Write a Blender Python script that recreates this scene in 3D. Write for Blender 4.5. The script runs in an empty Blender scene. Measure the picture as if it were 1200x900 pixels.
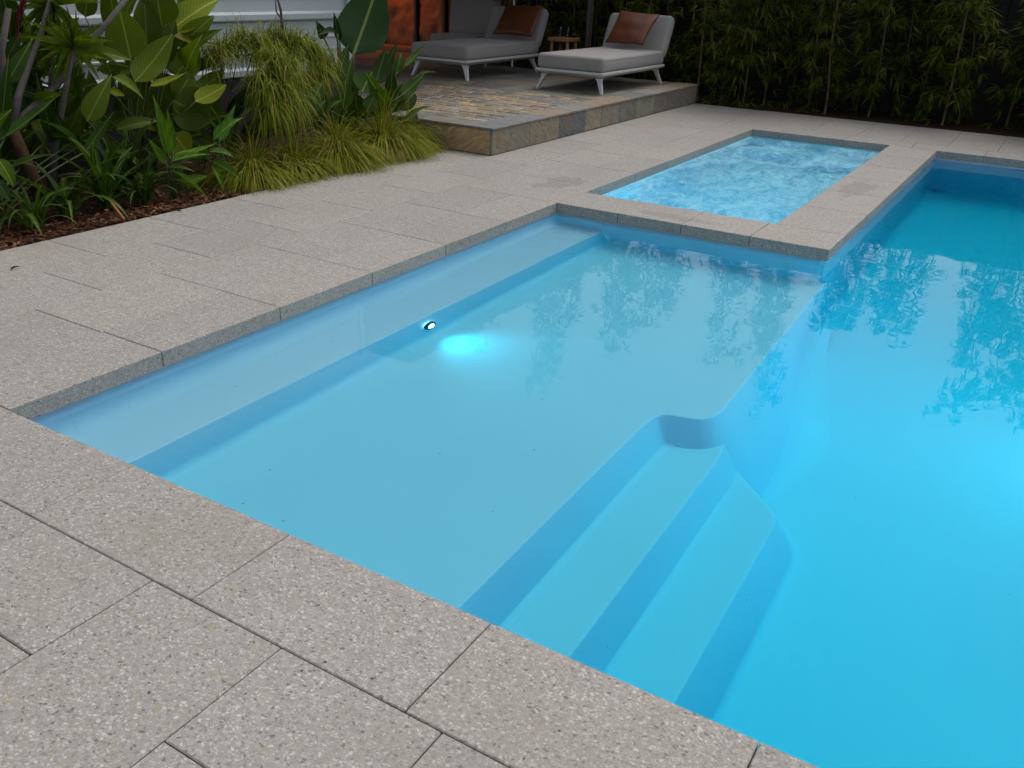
import bpy, bmesh, math, random
from mathutils import Vector, Matrix, noise as mnoise
random.seed(7)
SC = bpy.context.scene
COL = SC.collection
V = Vector
# ------------------------------------------------------------------ camera
S = 1.72
FPX, PITCH, ROLL, YAW = 1036.526, .43312, .037916, -.534029
CAM = V((2.020257*S, -1.019424*S, S))
FW = V((math.cos(PITCH)*math.sin(YAW), math.cos(PITCH)*math.cos(YAW), -math.sin(PITCH)))
R0 = V((math.cos(YAW), -math.sin(YAW), 0)); U0 = R0.cross(FW)
RT = R0*math.cos(ROLL)+U0*math.sin(ROLL); UP = U0*math.cos(ROLL)-R0*math.sin(ROLL)
cam = bpy.data.cameras.new('camera'); camo = bpy.data.objects.new('camera', cam); COL.objects.link(camo)
cam.sensor_width = 36; cam.lens = FPX/1200*36; cam.clip_start = .05; cam.clip_end = 500
M = Matrix.Identity(4)
for i, a in enumerate((RT, UP, -FW)):
    for j in range(3): M[j][i] = a[j]
for j in range(3): M[j][3] = CAM[j]
camo.matrix_world = M
SC.camera = camo
# ------------------------------------------------------------------ sky and sun (dull evening, overcast)
world = bpy.data.worlds.new('World'); SC.world = world; world.use_nodes = True
nt = world.node_tree; nt.nodes.clear()
sky = nt.nodes.new('ShaderNodeTexSky'); sky.sky_type = 'NISHITA'; sky.sun_disc = False
SUN_EL, SUN_AZ = math.radians(62), math.radians(20)     # azimuth from +Y towards +X
sky.sun_elevation = SUN_EL; sky.sun_rotation = SUN_AZ
sky.air_density = 1.0; sky.dust_density = 4.0; sky.ozone_density = 1.0
hs = nt.nodes.new('ShaderNodeHueSaturation'); hs.inputs['Saturation'].default_value = .38
bg = nt.nodes.new('ShaderNodeBackground'); bg.inputs['Strength'].default_value = .14
wo = nt.nodes.new('ShaderNodeOutputWorld')
nt.links.new(sky.outputs[0], hs.inputs['Color']); nt.links.new(hs.outputs[0], bg.inputs['Color']); nt.links.new(bg.outputs[0], wo.inputs['Surface'])
sl = bpy.data.lights.new('sun', 'SUN'); sl.energy = .65; sl.angle = math.radians(35); sl.color = (1, .95, .88)
so = bpy.data.objects.new('sun', sl); COL.objects.link(so)
sd = V((math.sin(SUN_AZ)*math.cos(SUN_EL), math.cos(SUN_AZ)*math.cos(SUN_EL), math.sin(SUN_EL)))
so.rotation_euler = sd.to_track_quat('Z', 'Y').to_euler(); so.location = (0, 0, 20)
SC.view_settings.view_transform = 'Standard'; SC.view_settings.look = 'None'
SC.view_settings.exposure = .25; SC.view_settings.gamma = 1; SC.view_settings.use_curve_mapping = False
SC.render.engine = 'CYCLES'
cy = SC.cycles
cy.max_bounces = 14; cy.diffuse_bounces = 6; cy.glossy_bounces = 4; cy.transmission_bounces = 10; cy.transparent_max_bounces = 8
cy.caustics_refractive = True; cy.caustics_reflective = True; cy.sample_clamp_indirect = 6; cy.blur_glossy = .3
cy.use_denoising = True
try: cy.denoiser = 'OPENIMAGEDENOISE'
except Exception: pass

# ------------------------------------------------------------------ placing helpers
def ray(px, py): return (FW+RT*((px-600)/FPX)+UP*((450-py)/FPX)).normalized()
def atz(px, py, z): d = ray(px, py); return CAM+d*((z-CAM.z)/d.z)
def atx(px, py, x): d = ray(px, py); return CAM+d*((x-CAM.x)/d.x)
def aty(px, py, y): d = ray(px, py); return CAM+d*((y-CAM.y)/d.y)

# ------------------------------------------------------------------ object helpers
def mesh_obj(name, me, mat=None, parent=None):
    o = bpy.data.objects.new(name, me); COL.objects.link(o)
    if mat is not None and not me.materials: me.materials.append(mat)
    if parent: o.parent = parent
    return o
def bobj(name, bm, mat, parent=None, smooth=False):
    me = bpy.data.meshes.new(name)
    bmesh.ops.recalc_face_normals(bm, faces=bm.faces) if not getattr(bm, 'keep', False) else None
    bm.to_mesh(me); bm.free()
    if smooth:
        for p in me.polygons: p.use_smooth = True
    return mesh_obj(name, me, mat, parent)
def pobj(name, verts, faces, mat, parent=None, smooth=False):
    me = bpy.data.meshes.new(name); me.from_pydata([tuple(v) for v in verts], [], faces); me.update()
    if smooth:
        for p in me.polygons: p.use_smooth = True
    return mesh_obj(name, me, mat, parent)
def tag(o, label, cat, group=None):
    o['label'] = label; o['category'] = cat
    if group: o['group'] = group
    return o
def thing(name, label, cat, loc=(0, 0, 0), rotz=0, group=None):
    o = bpy.data.objects.new(name, None); COL.objects.link(o); o.location = loc; o.rotation_euler = (0, 0, rotz)
    o.empty_display_size = .1
    return tag(o, label, cat, group)
def struct(o): o['kind'] = 'structure'; return o
def bm_box(bm, lo, hi, bevel=0, seg=1):
    g = bmesh.ops.create_cube(bm, size=1)['verts']
    for v in g:
        for k in range(3): v.co[k] = lo[k]+(v.co[k]+.5)*(hi[k]-lo[k])
    if bevel:
        es = {e for v in g for e in v.link_edges}
        bmesh.ops.bevel(bm, geom=list(es), offset=bevel, segments=seg, affect='EDGES', profile=.5)
def box(name, lo, hi, mat, parent=None, bevel=0, seg=1, smooth=False):
    bm = bmesh.new(); bm_box(bm, lo, hi, bevel, seg); return bobj(name, bm, mat, parent, smooth)
def tube_data(pts, rad, n=8, verts=None, faces=None, cap=True):
    verts = [] if verts is None else verts; faces = [] if faces is None else faces
    b = len(verts); pts = [V(p) for p in pts]
    up = V((.31, .2, .93)).normalized()
    for i, p in enumerate(pts):
        t = (pts[min(i+1, len(pts)-1)]-pts[max(i-1, 0)]).normalized()
        a = t.cross(up)
        if a.length < .05: a = t.cross(V((1, 0, 0)))
        a.normalize(); c = t.cross(a)
        r = rad[i] if hasattr(rad, '__len__') else rad
        for k in range(n):
            th = 2*math.pi*k/n; verts.append(p+a*(r*math.cos(th))+c*(r*math.sin(th)))
    for i in range(len(pts)-1):
        for k in range(n):
            faces.append((b+i*n+k, b+i*n+(k+1) % n, b+(i+1)*n+(k+1) % n, b+(i+1)*n+k))
    if cap:
        faces.append(tuple(b+k for k in range(n))[::-1]); faces.append(tuple(b+(len(pts)-1)*n+k for k in range(n)))
    return verts, faces
def tube(name, pts, rad, mat, parent=None, n=8):
    v, f = tube_data(pts, rad, n); return pobj(name, v, f, mat, parent, True)

# ------------------------------------------------------------------ materials
def new_mat(name):
    m = bpy.data.materials.new(name); m.use_nodes = True
    nt = m.node_tree; b = nt.nodes['Principled BSDF']
    return m, nt, b
def N(nt, t, **kw):
    n = nt.nodes.new(t)
    for k, v in kw.items():
        if k in n.inputs: n.inputs[k].default_value = v
        else: setattr(n, k, v)
    return n
def L(nt, a, b): nt.links.new(a, b)
def ramp(nt, fac, stops, interp='LINEAR'):
    r = nt.nodes.new('ShaderNodeValToRGB'); r.color_ramp.interpolation = interp
    e = r.color_ramp.elements
    while len(e) < len(stops): e.new(.5)
    for el, (p, c) in zip(e, stops):
        el.position = p; el.color = (*c, 1) if len(c) == 3 else c
    L(nt, fac, r.inputs['Fac']); return r
def mixc(nt, fac, a, b, mode='MIX'):
    m = nt.nodes.new('ShaderNodeMix'); m.data_type = 'RGBA'; m.blend_type = mode
    for i, x in ((0, fac), (6, a), (7, b)):
        if hasattr(x, 'is_linked'): L(nt, x, m.inputs[i])
        elif i == 0: m.inputs[0].default_value = x
        else: m.inputs[i].default_value = (*x, 1)
    return m.outputs[2]
def math_(nt, op, a, b=None, c=None):
    m = nt.nodes.new('ShaderNodeMath'); m.operation = op
    for i, x in enumerate((a, b, c)):
        if x is None: continue
        if hasattr(x, 'is_linked'): L(nt, x, m.inputs[i])
        else: m.inputs[i].default_value = x
    return m.outputs[0]
def bump(nt, b, h, strength=.3, dist=.01):
    n = N(nt, 'ShaderNodeBump', Strength=strength, Distance=dist); L(nt, h, n.inputs['Height']); L(nt, n.outputs[0], b.inputs['Normal'])
def plain(name, col, rough=.6, metal=0, nz=0, nscale=30, bmp=0):
    m, nt, b = new_mat(name)
    b.inputs['Roughness'].default_value = rough; b.inputs['Metallic'].default_value = metal
    tc = N(nt, 'ShaderNodeTexCoord'); no = N(nt, 'ShaderNodeTexNoise', Scale=nscale, Detail=6)
    L(nt, tc.outputs['Object'], no.inputs['Vector'])
    k = nz or .08
    if rough > .8: b.inputs['Specular IOR Level'].default_value = .08
    L(nt, mixc(nt, no.outputs['Fac'], tuple(c*(1-k) for c in col), tuple(min(1, c*(1+k)) for c in col)), b.inputs['Base Color'])
    if bmp: bump(nt, b, no.outputs['Fac'], bmp, .01)
    return m

def make_paver_mat():
    m, nt, b = new_mat('honed terrazzo paver')
    geo = N(nt, 'ShaderNodeNewGeometry'); P = geo.outputs['Position']; oi = N(nt, 'ShaderNodeObjectInfo')
    def vor(scale, wx=1):
        mp = N(nt, 'ShaderNodeMapping'); mp.inputs['Scale'].default_value = (1, wx, 1)
        wn = N(nt, 'ShaderNodeTexNoise', Scale=60, Detail=2); L(nt, P, wn.inputs['Vector'])
        ad = N(nt, 'ShaderNodeMix'); ad.data_type = 'VECTOR'; ad.inputs[0].default_value = .012
        L(nt, P, ad.inputs[4]); L(nt, wn.outputs['Color'], ad.inputs[5])
        L(nt, ad.outputs[1], mp.inputs['Vector'])
        v = N(nt, 'ShaderNodeTexVoronoi', Scale=scale); L(nt, mp.outputs[0], v.inputs['Vector'])
        return v
    big = N(nt, 'ShaderNodeTexNoise', Scale=2.2, Detail=5, Roughness=.6); L(nt, P, big.inputs['Vector'])
    base = mixc(nt, big.outputs['Fac'], (.265, .252, .232), (.325, .316, .30))
    med = N(nt, 'ShaderNodeTexNoise', Scale=320, Detail=3); L(nt, P, med.inputs['Vector'])
    base = mixc(nt, .3, base, ramp(nt, med.outputs['Fac'], [(.3, (.14, .135, .125)), (.7, (.44, .43, .41))]).outputs[0])
    # aggregate at two sizes
    for sc, th, amt in ((165, .05, .6), (88, .07, .8)):
        v = vor(sc, 1.25); ve = N(nt, 'ShaderNodeTexVoronoi', Scale=sc, feature='DISTANCE_TO_EDGE'); L(nt, v.inputs['Vector'].links[0].from_socket, ve.inputs['Vector'])
        sp = N(nt, 'ShaderNodeSeparateColor'); L(nt, v.outputs['Color'], sp.inputs[0])
        chip = ramp(nt, sp.outputs[0], [(0, (.11, .105, .10)), (.09, (.22, .217, .21)), (.3, (.34, .335, .32)), (.5, (.33, .26, .17)), (.56, (.42, .415, .40)), (.8, (.52, .515, .50)), (.93, (.2, .197, .19))], 'CONSTANT')
        pres = math_(nt, 'LESS_THAN', sp.outputs[1], .72)
        ed = math_(nt, 'GREATER_THAN', ve.outputs['Distance'], math_(nt, 'MULTIPLY_ADD', sp.outputs[2], .16, th))
        base = mixc(nt, math_(nt, 'MULTIPLY', math_(nt, 'MULTIPLY', pres, ed), amt), base, chip.outputs[0])
    # rare pits and rusty specks
    v = vor(34); sp = N(nt, 'ShaderNodeSeparateColor'); L(nt, v.outputs['Color'], sp.inputs[0])
    pit = math_(nt, 'MULTIPLY', math_(nt, 'LESS_THAN', sp.outputs[0], .10), math_(nt, 'LESS_THAN', v.outputs['Distance'], math_(nt, 'MULTIPLY_ADD', sp.outputs[1], .13, .05)))
    pc = ramp(nt, sp.outputs[2], [(0, (.03, .028, .025)), (.6, (.2, .09, .04)), (.8, (.12, .11, .1))], 'CONSTANT')
    base = mixc(nt, math_(nt, 'MULTIPLY', pit, .85), base, pc.outputs[0])
    tint = ramp(nt, oi.outputs['Random'], [(0, (.92, .90, .875)), (.35, (1.02, .985, .95)), (.7, (.99, .955, .91)), (1, (1.06, 1.01, .96))])
    base = mixc(nt, 1, base, tint.outputs[0], 'MULTIPLY')
    st = N(nt, 'ShaderNodeTexNoise', Scale=1.1, Detail=8, Roughness=.65); L(nt, P, st.inputs['Vector'])
    base = mixc(nt, ramp(nt, st.outputs['Fac'], [(.5, (0, 0, 0)), (.72, (.32, .32, .32))]).outputs[0], base, (.215, .19, .15))
    # splash damp on the spa surround
    for cx_, cy_, rx, ry in ((1.93, 7.1, .2, .55), (.9, 4.93, .5, .12), (-.35, 5.5, .25, .5)):
        mp = N(nt, 'ShaderNodeMapping'); mp.inputs['Location'].default_value = (-cx_/rx, -cy_/ry, 0); mp.inputs['Scale'].default_value = (1/rx, 1/ry, 0)
        L(nt, P, mp.inputs['Vector'])
        ln = N(nt, 'ShaderNodeVectorMath', operation='LENGTH'); L(nt, mp.outputs[0], ln.inputs[0])
        n3 = N(nt, 'ShaderNodeTexNoise', Scale=7, Detail=5); L(nt, P, n3.inputs['Vector'])
        dd = math_(nt, 'MULTIPLY_ADD', n3.outputs['Fac'], 1.6, ln.outputs['Value'])
        base = mixc(nt, ramp(nt, dd, [(0, (.5, .5, .5)), (.0, (.5,)*3), (1.0, (0,)*3)]).outputs[0] if False else math_(nt, 'MULTIPLY', math_(nt, 'LESS_THAN', dd, 1.45), .38), base, (.17, .15, .125))
    L(nt, base, b.inputs['Base Color'])
    b.inputs['Roughness'].default_value = .62; b.inputs['Specular IOR Level'].default_value = .35
    bump(nt, b, math_(nt, 'SUBTRACT', med.outputs['Fac'], math_(nt, 'MULTIPLY', pit, 2)), .25, .002)
    return m

def make_shell_mat(name, col):
    m, nt, b = new_mat(name)
    geo = N(nt, 'ShaderNodeNewGeometry'); no = N(nt, 'ShaderNodeTexNoise', Scale=1.3, Detail=3); L(nt, geo.outputs['Position'], no.inputs['Vector'])
    base = mixc(nt, no.outputs['Fac'], tuple(c*.96 for c in col), tuple(min(1, c*1.03) for c in col))
    v = N(nt, 'ShaderNodeTexVoronoi', Scale=9); L(nt, geo.outputs['Position'], v.inputs['Vector'])
    sp = N(nt, 'ShaderNodeSeparateColor'); L(nt, v.outputs['Color'], sp.inputs[0])
    dirt = math_(nt, 'MULTIPLY', math_(nt, 'LESS_THAN', v.outputs['Distance'], .045), math_(nt, 'LESS_THAN', sp.outputs[0], .16))
    base = mixc(nt, math_(nt, 'MULTIPLY', dirt, .7), base, (.1, .12, .12))
    L(nt, base, b.inputs['Base Color']); b.inputs['Roughness'].default_value = .5; b.inputs['Specular IOR Level'].default_value = .15
    return m

def make_water_mat(name, absorb, density, ripple, foam=False):
    m, nt, b = new_mat(name)
    nt.nodes.remove(b); out = nt.nodes['Material Output']
    g = N(nt, 'ShaderNodeBsdfRefraction', IOR=1.33, Roughness=0.0); gl = N(nt, 'ShaderNodeBsdfGlossy', Roughness=0.0)
    fz = N(nt, 'ShaderNodeFresnel', IOR=1.33); wm = N(nt, 'ShaderNodeMixShader')
    rf = math_(nt, 'MULTIPLY', math_(nt, 'MAXIMUM', math_(nt, 'SUBTRACT', fz.outputs[0], .022), 0.0), 1.03); rf.node.use_clamp = True; L(nt, rf, wm.inputs[0]); L(nt, g.outputs[0], wm.inputs[1]); L(nt, gl.outputs[0], wm.inputs[2])
    geo = N(nt, 'ShaderNodeNewGeometry'); P = geo.outputs['Position']
    mp = N(nt, 'ShaderNodeMapping'); mp.inputs['Scale'].default_value = (1, .8, 1); L(nt, P, mp.inputs['Vector'])
    n1 = N(nt, 'ShaderNodeTexNoise', Scale=2.2, Detail=1.5, Roughness=.45, Distortion=.6); L(nt, mp.outputs[0], n1.inputs['Vector'])
    n2 = N(nt, 'ShaderNodeTexNoise', Scale=9, Detail=1); L(nt, mp.outputs[0], n2.inputs['Vector'])
    n3 = N(nt, 'ShaderNodeTexNoise', Scale=.8, Detail=1); L(nt, mp.outputs[0], n3.inputs['Vector'])
    # the ripples run out from the bubbling spa towards the near end
    sp = N(nt, 'ShaderNodeSeparateXYZ'); L(nt, P, sp.inputs[0])
    fal = N(nt, 'ShaderNodeMapRange'); fal.inputs[1].default_value = 1.5; fal.inputs[2].default_value = 5.0; fal.inputs[3].default_value = .16; fal.inputs[4].default_value = 1
    L(nt, sp.outputs[1], fal.inputs[0])
    h = math_(nt, 'ADD', math_(nt, 'MULTIPLY', n1.outputs['Fac'], 1.0), math_(nt, 'MULTIPLY', n2.outputs['Fac'], .16))
    h = math_(nt, 'MULTIPLY', h, fal.outputs[0])
    if foam: h = math_(nt, 'ADD', n1.outputs['Fac'], math_(nt, 'MULTIPLY', n2.outputs['Fac'], .4))
    bu = N(nt, 'ShaderNodeBump', Strength=1.0, Distance=ripple); L(nt, h, bu.inputs['Height'])
    for q in (g, gl, fz): L(nt, bu.outputs[0], q.inputs['Normal'])
    surf = wm.outputs[0]
    if foam:
        d = N(nt, 'ShaderNodeBsdfDiffuse', Color=(.30, .62, .76, 1))
        mf = N(nt, 'ShaderNodeMapping'); mf.inputs['Scale'].default_value = (1.5, .8, 1); mf.inputs['Rotation'].default_value = (0, 0, .5); L(nt, P, mf.inputs['Vector'])
        f1 = N(nt, 'ShaderNodeTexNoise', Scale=1.9, Detail=8, Roughness=.66, Distortion=.8); L(nt, mf.outputs[0], f1.inputs['Vector'])
        f2 = N(nt, 'ShaderNodeTexNoise', Scale=13, Detail=7, Roughness=.75, Distortion=.5); L(nt, mf.outputs[0], f2.inputs['Vector'])
        fr = ramp(nt, math_(nt, 'ADD', math_(nt, 'MULTIPLY', f1.outputs['Fac'], .62), math_(nt, 'MULTIPLY', f2.outputs['Fac'], .38)), [(.38, (.12, .12, .12)), (.66, (.78, .78, .78))])
        ms = N(nt, 'ShaderNodeMixShader'); L(nt, fr.outputs[0], ms.inputs[0]); L(nt, surf, ms.inputs[1]); L(nt, d.outputs[0], ms.inputs[2]); surf = ms.outputs[0]
        L(nt, bu.outputs[0], d.inputs['Normal'])
    L(nt, surf, out.inputs['Surface'])
    va = N(nt, 'ShaderNodeVolumeAbsorption', Color=(*absorb, 1), Density=density); L(nt, va.outputs[0], out.inputs['Volume'])
    return m

def make_slate_mat(name='split slate'):
    m, nt, b = new_mat(name)
    oi = N(nt, 'ShaderNodeObjectInfo'); geo = N(nt, 'ShaderNodeNewGeometry'); P = geo.outputs['Position']
    off = N(nt, 'ShaderNodeVectorMath', operation='MULTIPLY_ADD'); cb = N(nt, 'ShaderNodeCombineXYZ'); L(nt, math_(nt, 'MULTIPLY', oi.outputs['Random'], 37.0), cb.inputs[0]); L(nt, math_(nt, 'MULTIPLY', oi.outputs['Random'], 6.3), cb.inputs[2])
    off.inputs[1].default_value = (1, 1, 1); L(nt, P, off.inputs[0]); L(nt, cb.outputs[0], off.inputs[2])
    mp = N(nt, 'ShaderNodeVectorRotate', rotation_type='EULER_XYZ'); L(nt, off.outputs[0], mp.inputs['Vector']); mp.inputs['Rotation'].default_value = (.6, .4, .5)
    ms = N(nt, 'ShaderNodeMapping'); ms.inputs['Scale'].default_value = (1, 1, 4.5); L(nt, mp.outputs[0], ms.inputs['Vector'])
    n1 = N(nt, 'ShaderNodeTexNoise', Scale=7, Detail=9, Roughness=.68, Distortion=.8); L(nt, ms.outputs[0], n1.inputs['Vector'])
    n2 = N(nt, 'ShaderNodeTexNoise', Scale=4, Detail=5, Distortion=1.2); L(nt, off.outputs[0], n2.inputs['Vector'])
    c = mixc(nt, 1, oi.outputs['Color'], ramp(nt, n1.outputs['Fac'], [(.3, (.45, .45, .46)), (.5, (1, 1, 1)), (.72, (1.5, 1.4, 1.25))]).outputs[0], 'MULTIPLY')
    c = mixc(nt, ramp(nt, n2.outputs['Fac'], [(.56, (0, 0, 0)), (.7, (.6, .6, .6))]).outputs[0], c, (.24, .13, .045))
    L(nt, c, b.inputs['Base Color']); b.inputs['Roughness'].default_value = .55
    bump(nt, b, n1.outputs['Fac'], .7, .012)
    return m

def make_leaf_mat(name, col, col2, vein=22, rough=.42, rib_w=.022):
    m, nt, b = new_mat(name)
    tc = N(nt, 'ShaderNodeTexCoord'); sp = N(nt, 'ShaderNodeSeparateXYZ'); L(nt, tc.outputs['Object'], sp.inputs[0])
    oi = N(nt, 'ShaderNodeObjectInfo'); geo = N(nt, 'ShaderNodeNewGeometry')
    ax = math_(nt, 'ABSOLUTE', sp.outputs[0])
    ph = math_(nt, 'SUBTRACT', sp.outputs[1], math_(nt, 'MULTIPLY', ax, .55))
    w = math_(nt, 'SINE', math_(nt, 'MULTIPLY', ph, vein*6.283))
    wv = math_(nt, 'MULTIPLY_ADD', w, .5, .5)
    no = N(nt, 'ShaderNodeTexNoise', Scale=5, Detail=6, Roughness=.65); L(nt, geo.outputs['Position'], no.inputs['Vector'])
    c = mixc(nt, no.outputs['Fac'], col, col2)
    c = mixc(nt, math_(nt, 'MULTIPLY', math_(nt, 'POWER', wv, 4.0), .3), c, tuple(x*1.7 for x in col2))
    rib = math_(nt, 'LESS_THAN', ax, rib_w)
    c = mixc(nt, math_(nt, 'MULTIPLY', rib, .55), c, (.26, .32, .08))
    c = mixc(nt, 1, c, oi.outputs['Color'], 'MULTIPLY')
    # dry blotches, mostly towards the tips
    n2 = N(nt, 'ShaderNodeTexNoise', Scale=14, Detail=5, Roughness=.7); L(nt, geo.outputs['Position'], n2.inputs['Vector'])
    dry = math_(nt, 'GREATER_THAN', math_(nt, 'MULTIPLY_ADD', sp.outputs[1], .16, n2.outputs['Fac']), .80)
    c = mixc(nt, math_(nt, 'MULTIPLY', dry, .7), c, (.2, .12, .04))
    L(nt, c, b.inputs['Base Color']); b.inputs['Roughness'].default_value = rough+.08; b.inputs['Specular IOR Level'].default_value = .13
    bump(nt, b, wv, .22, .004)
    tr = N(nt, 'ShaderNodeBsdfTranslucent'); L(nt, mixc(nt, 1, c, (1.3, 1.5, .5), 'MULTIPLY'), tr.inputs['Color'])
    ms = N(nt, 'ShaderNodeMixShader'); ms.inputs[0].default_value = .3; out = nt.nodes['Material Output']
    L(nt, b.outputs[0], ms.inputs[1]); L(nt, tr.outputs[0], ms.inputs[2]); L(nt, ms.outputs[0], out.inputs['Surface'])
    return m
def make_blade_mat(name, c1, c2, c3, dry=.2, spread=None):
    # per blade colour through random per island
    m, nt, b = new_mat(name)
    geo = N(nt, 'ShaderNodeNewGeometry')
    r = ramp(nt, geo.outputs['Random Per Island'], [(0, c1), (.45, c2), (1-dry, c2), (1-dry+.03, c3), (1, c3)])
    L(nt, r.outputs[0], b.inputs['Base Color']); b.inputs['Roughness'].default_value = .55; b.inputs['Specular IOR Level'].default_value = .1
    tr = N(nt, 'ShaderNodeBsdfTranslucent'); L(nt, r.outputs[0], tr.inputs['Color'])
    ms = N(nt, 'ShaderNodeMixShader'); ms.inputs[0].default_value = .25; out = nt.nodes['Material Output']
    L(nt, b.outputs[0], ms.inputs[1]); L(nt, tr.outputs[0], ms.inputs[2]); L(nt, ms.outputs[0], out.inputs['Surface'])
    return m
def make_fabric(name, col):
    m, nt, b = new_mat(name)
    tc = N(nt, 'ShaderNodeTexCoord')
    n1 = N(nt, 'ShaderNodeTexNoise', Scale=260, Detail=2); L(nt, tc.outputs['Object'], n1.inputs['Vector'])
    n2 = N(nt, 'ShaderNodeTexNoise', Scale=5, Detail=4); L(nt, tc.outputs['Object'], n2.inputs['Vector'])
    c = mixc(nt, n1.outputs['Fac'], tuple(x*.8 for x in col), tuple(x*1.18 for x in col))
    c = mixc(nt, math_(nt, 'MULTIPLY', n2.outputs['Fac'], .2), c, tuple(x*.7 for x in col))
    L(nt, c, b.inputs['Base Color']); b.inputs['Roughness'].default_value = .9; b.inputs['Specular IOR Level'].default_value = .15
    b.inputs['Sheen Weight'].default_value = .15
    bump(nt, b, math_(nt, 'ADD', n1.outputs['Fac'], math_(nt, 'MULTIPLY', n2.outputs['Fac'], 3)), .35, .006)
    return m

MP = make_paver_mat()
M_SHELL = make_shell_mat('pale blue gelcoat', (.52, .63, .76))
M_SPASHELL = make_shell_mat('pale blue gelcoat spa', (.2, .62, .78))
M_WATER = make_water_mat('clear pool water', (.0, .952, .99), .95, .0038)
M_SPAW = make_water_mat('aerated spa water', (.0, .97, .99), .9, .045, True)
M_SLATE = make_slate_mat()
M_SOIL = plain('bark soil', (.035, .022, .015), .95, 0, .5, 25, .8)
M_GROUND = plain('bare ground', (.06, .05, .035), .95, 0, .4, 6, .5)
M_BED = plain('sand bedding', (.045, .036, .024), .95, 0, .4, 40)
M_GROUT = plain('grey mortar', (.20, .18, .15), .9, 0, .3, 50)
M_FAB = make_fabric('grey outdoor fabric', (.30, .285, .275))
M_LEATHER = plain('tan leather', (.115, .030, .009), .5, 0, .35, 7, .25)
M_ALU = plain('pale powder coated metal', (.52, .52, .51), .4, 0, .04)
M_TIMBER = plain('warm timber', (.30, .15, .06), .6, 0, .35, 18, .2)
M_DARK = plain('charcoal paint', (.018, .018, .02), .55, 0, .2)
M_FENCE = plain('near black stained timber', (.010, .0095, .010), .8, 0, .35, 12, .3)
M_SIDING = plain('pale blue grey sheet metal', (.40, .45, .47), .38, 0, .05, 3)
M_TRUNK = plain('grey bark', (.095, .085, .078), .85, 0, .4, 22, .6)
M_BROWN = plain('brown stem bark', (.055, .030, .017), .85, 0, .4, 22, .6)

# ------------------------------------------------------------------ ground
gx = [-90, -.06, 5.06, 90]; gy = [-90, -.06, 10.09, 90]
gv = [(x, y, -.062) for y in gy for x in gx]; gf = []
for j in range(3):
    for i in range(3):
        if (i, j) != (1, 1): gf.append((j*4+i, j*4+i+1, (j+1)*4+i+1, (j+1)*4+i))
ground = struct(pobj('ground', gv, gf, M_GROUND))

# ------------------------------------------------------------------ swimming pool shell
pool = thing('swimming_pool', 'pale blue fibreglass swimming pool with bench, shelf and submerged steps', 'pool')
def zfloor(x, y): return -1.42-.06*max(0, min(6.5, y-2.2))
def round_poly(pts, r, n=6):
    out = []
    for i, p in enumerate(pts):
        p = V(p); a = (V(pts[i-1])-p).normalized(); c = (V(pts[(i+1) % len(pts)])-p).normalized()
        p0 = p+a*r; p1 = p+c*r
        for k in range(n+1):
            t = k/n; out.append((p0*(1-t)**2+p*2*t*(1-t)+p1*t*t))
    return out
def densify(pts, step=.12):
    out = []
    for a, b in zip(pts[:-1], pts[1:]):
        n = max(1, int((b-a).length/step))
        for k in range(n): out.append(a+(b-a)*(k/n))
    return out+[pts[-1]]
def sweep(path, prof, closed=False):
    """path: 2D points; prof(i,p) -> list of (offset to the RIGHT of travel, z)."""
    v = []; f = []; n = len(path); m = 0
    for i, p in enumerate(path):
        if closed: a, b = path[i-1], path[(i+1) % n]
        else: a, b = path[max(0, i-1)], path[min(n-1, i+1)]
        t = (b-a).normalized(); nr = V((t.y, -t.x))
        pr = prof(i, p); m = len(pr)
        for o, z in pr: v.append((p.x+nr.x*o, p.y+nr.y*o, z))
    for i in range(n if closed else n-1):
        j = (i+1) % n
        for k in range(m-1): f.append((i*m+k, i*m+k+1, j*m+k+1, j*m+k))
    return v, f, m
def arc(o0, z0, r, n=7):   # wall meeting a tread: quarter round from the wall foot out to the tread
    return [(o0+r-r*math.cos(t*math.pi/2/n), z0+r-r*math.sin(t*math.pi/2/n)) for t in range(n+1)]
# basin walls, clockwise seen from above so that RIGHT is inside
outl = [(-.02, -.02), (-.02, 4.77), (2.224, 4.77), (2.224, 10.05), (5.02, 10.05), (5.02, -.02)]
op = round_poly([V(p) for p in outl], .05, 4)
opd = densify(op+[op[0]], .25)[:-1]
def wallprof(i, p):
    z = zfloor(p.x, p.y)
    return [(-.10, -.087), (0, -.087), (0, -.3)]+arc(.02, z, .12)
v, f, m = sweep(opd, wallprof, True)
v2 = [(x, y, zfloor(x, y)) for j, y in enumerate([-.02, 2.2, 4.77, 8.7, 10.05]) for x in (-.02, 2.0, 5.02)]
b0 = len(v)
f2 = [(b0+j*3+i, b0+j*3+i+1, b0+(j+1)*3+i+1, b0+(j+1)*3+i) for j in range(4) for i in range(2)]
shell = pobj('shell', v+v2, f+f2, M_SHELL, pool, True)
def ledge(name, path, ztop, zbot, run, cove, inner, edge=.012):
    """path: front edge (travel so that the open water is on the RIGHT); inner: points closing the tread behind."""
    path = densify([V(p) for p in path], .1)
    def pr(i, p):
        zb = zbot(p) if callable(zbot) else zbot
        h = ztop-zb
        o1 = (run(p) if callable(run) else run)*h
        cv = cove(p) if callable(cove) else cove
        return [(-.02, ztop), (-edge, ztop), (-edge*.3, ztop-edge*.3), (0, ztop-edge)]+arc(o1, zb, cv)
    v, f, m = sweep(path, pr)
    n = len(path); b = len(v)
    ring = [i*m for i in range(n)]
    vi = [(x, y, ztop) for x, y in inner]
    f.append(tuple(ring)+tuple(range(b, b+len(vi))))
    return pobj(name, v+vi, f, M_SHELL, pool, False)
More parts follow.
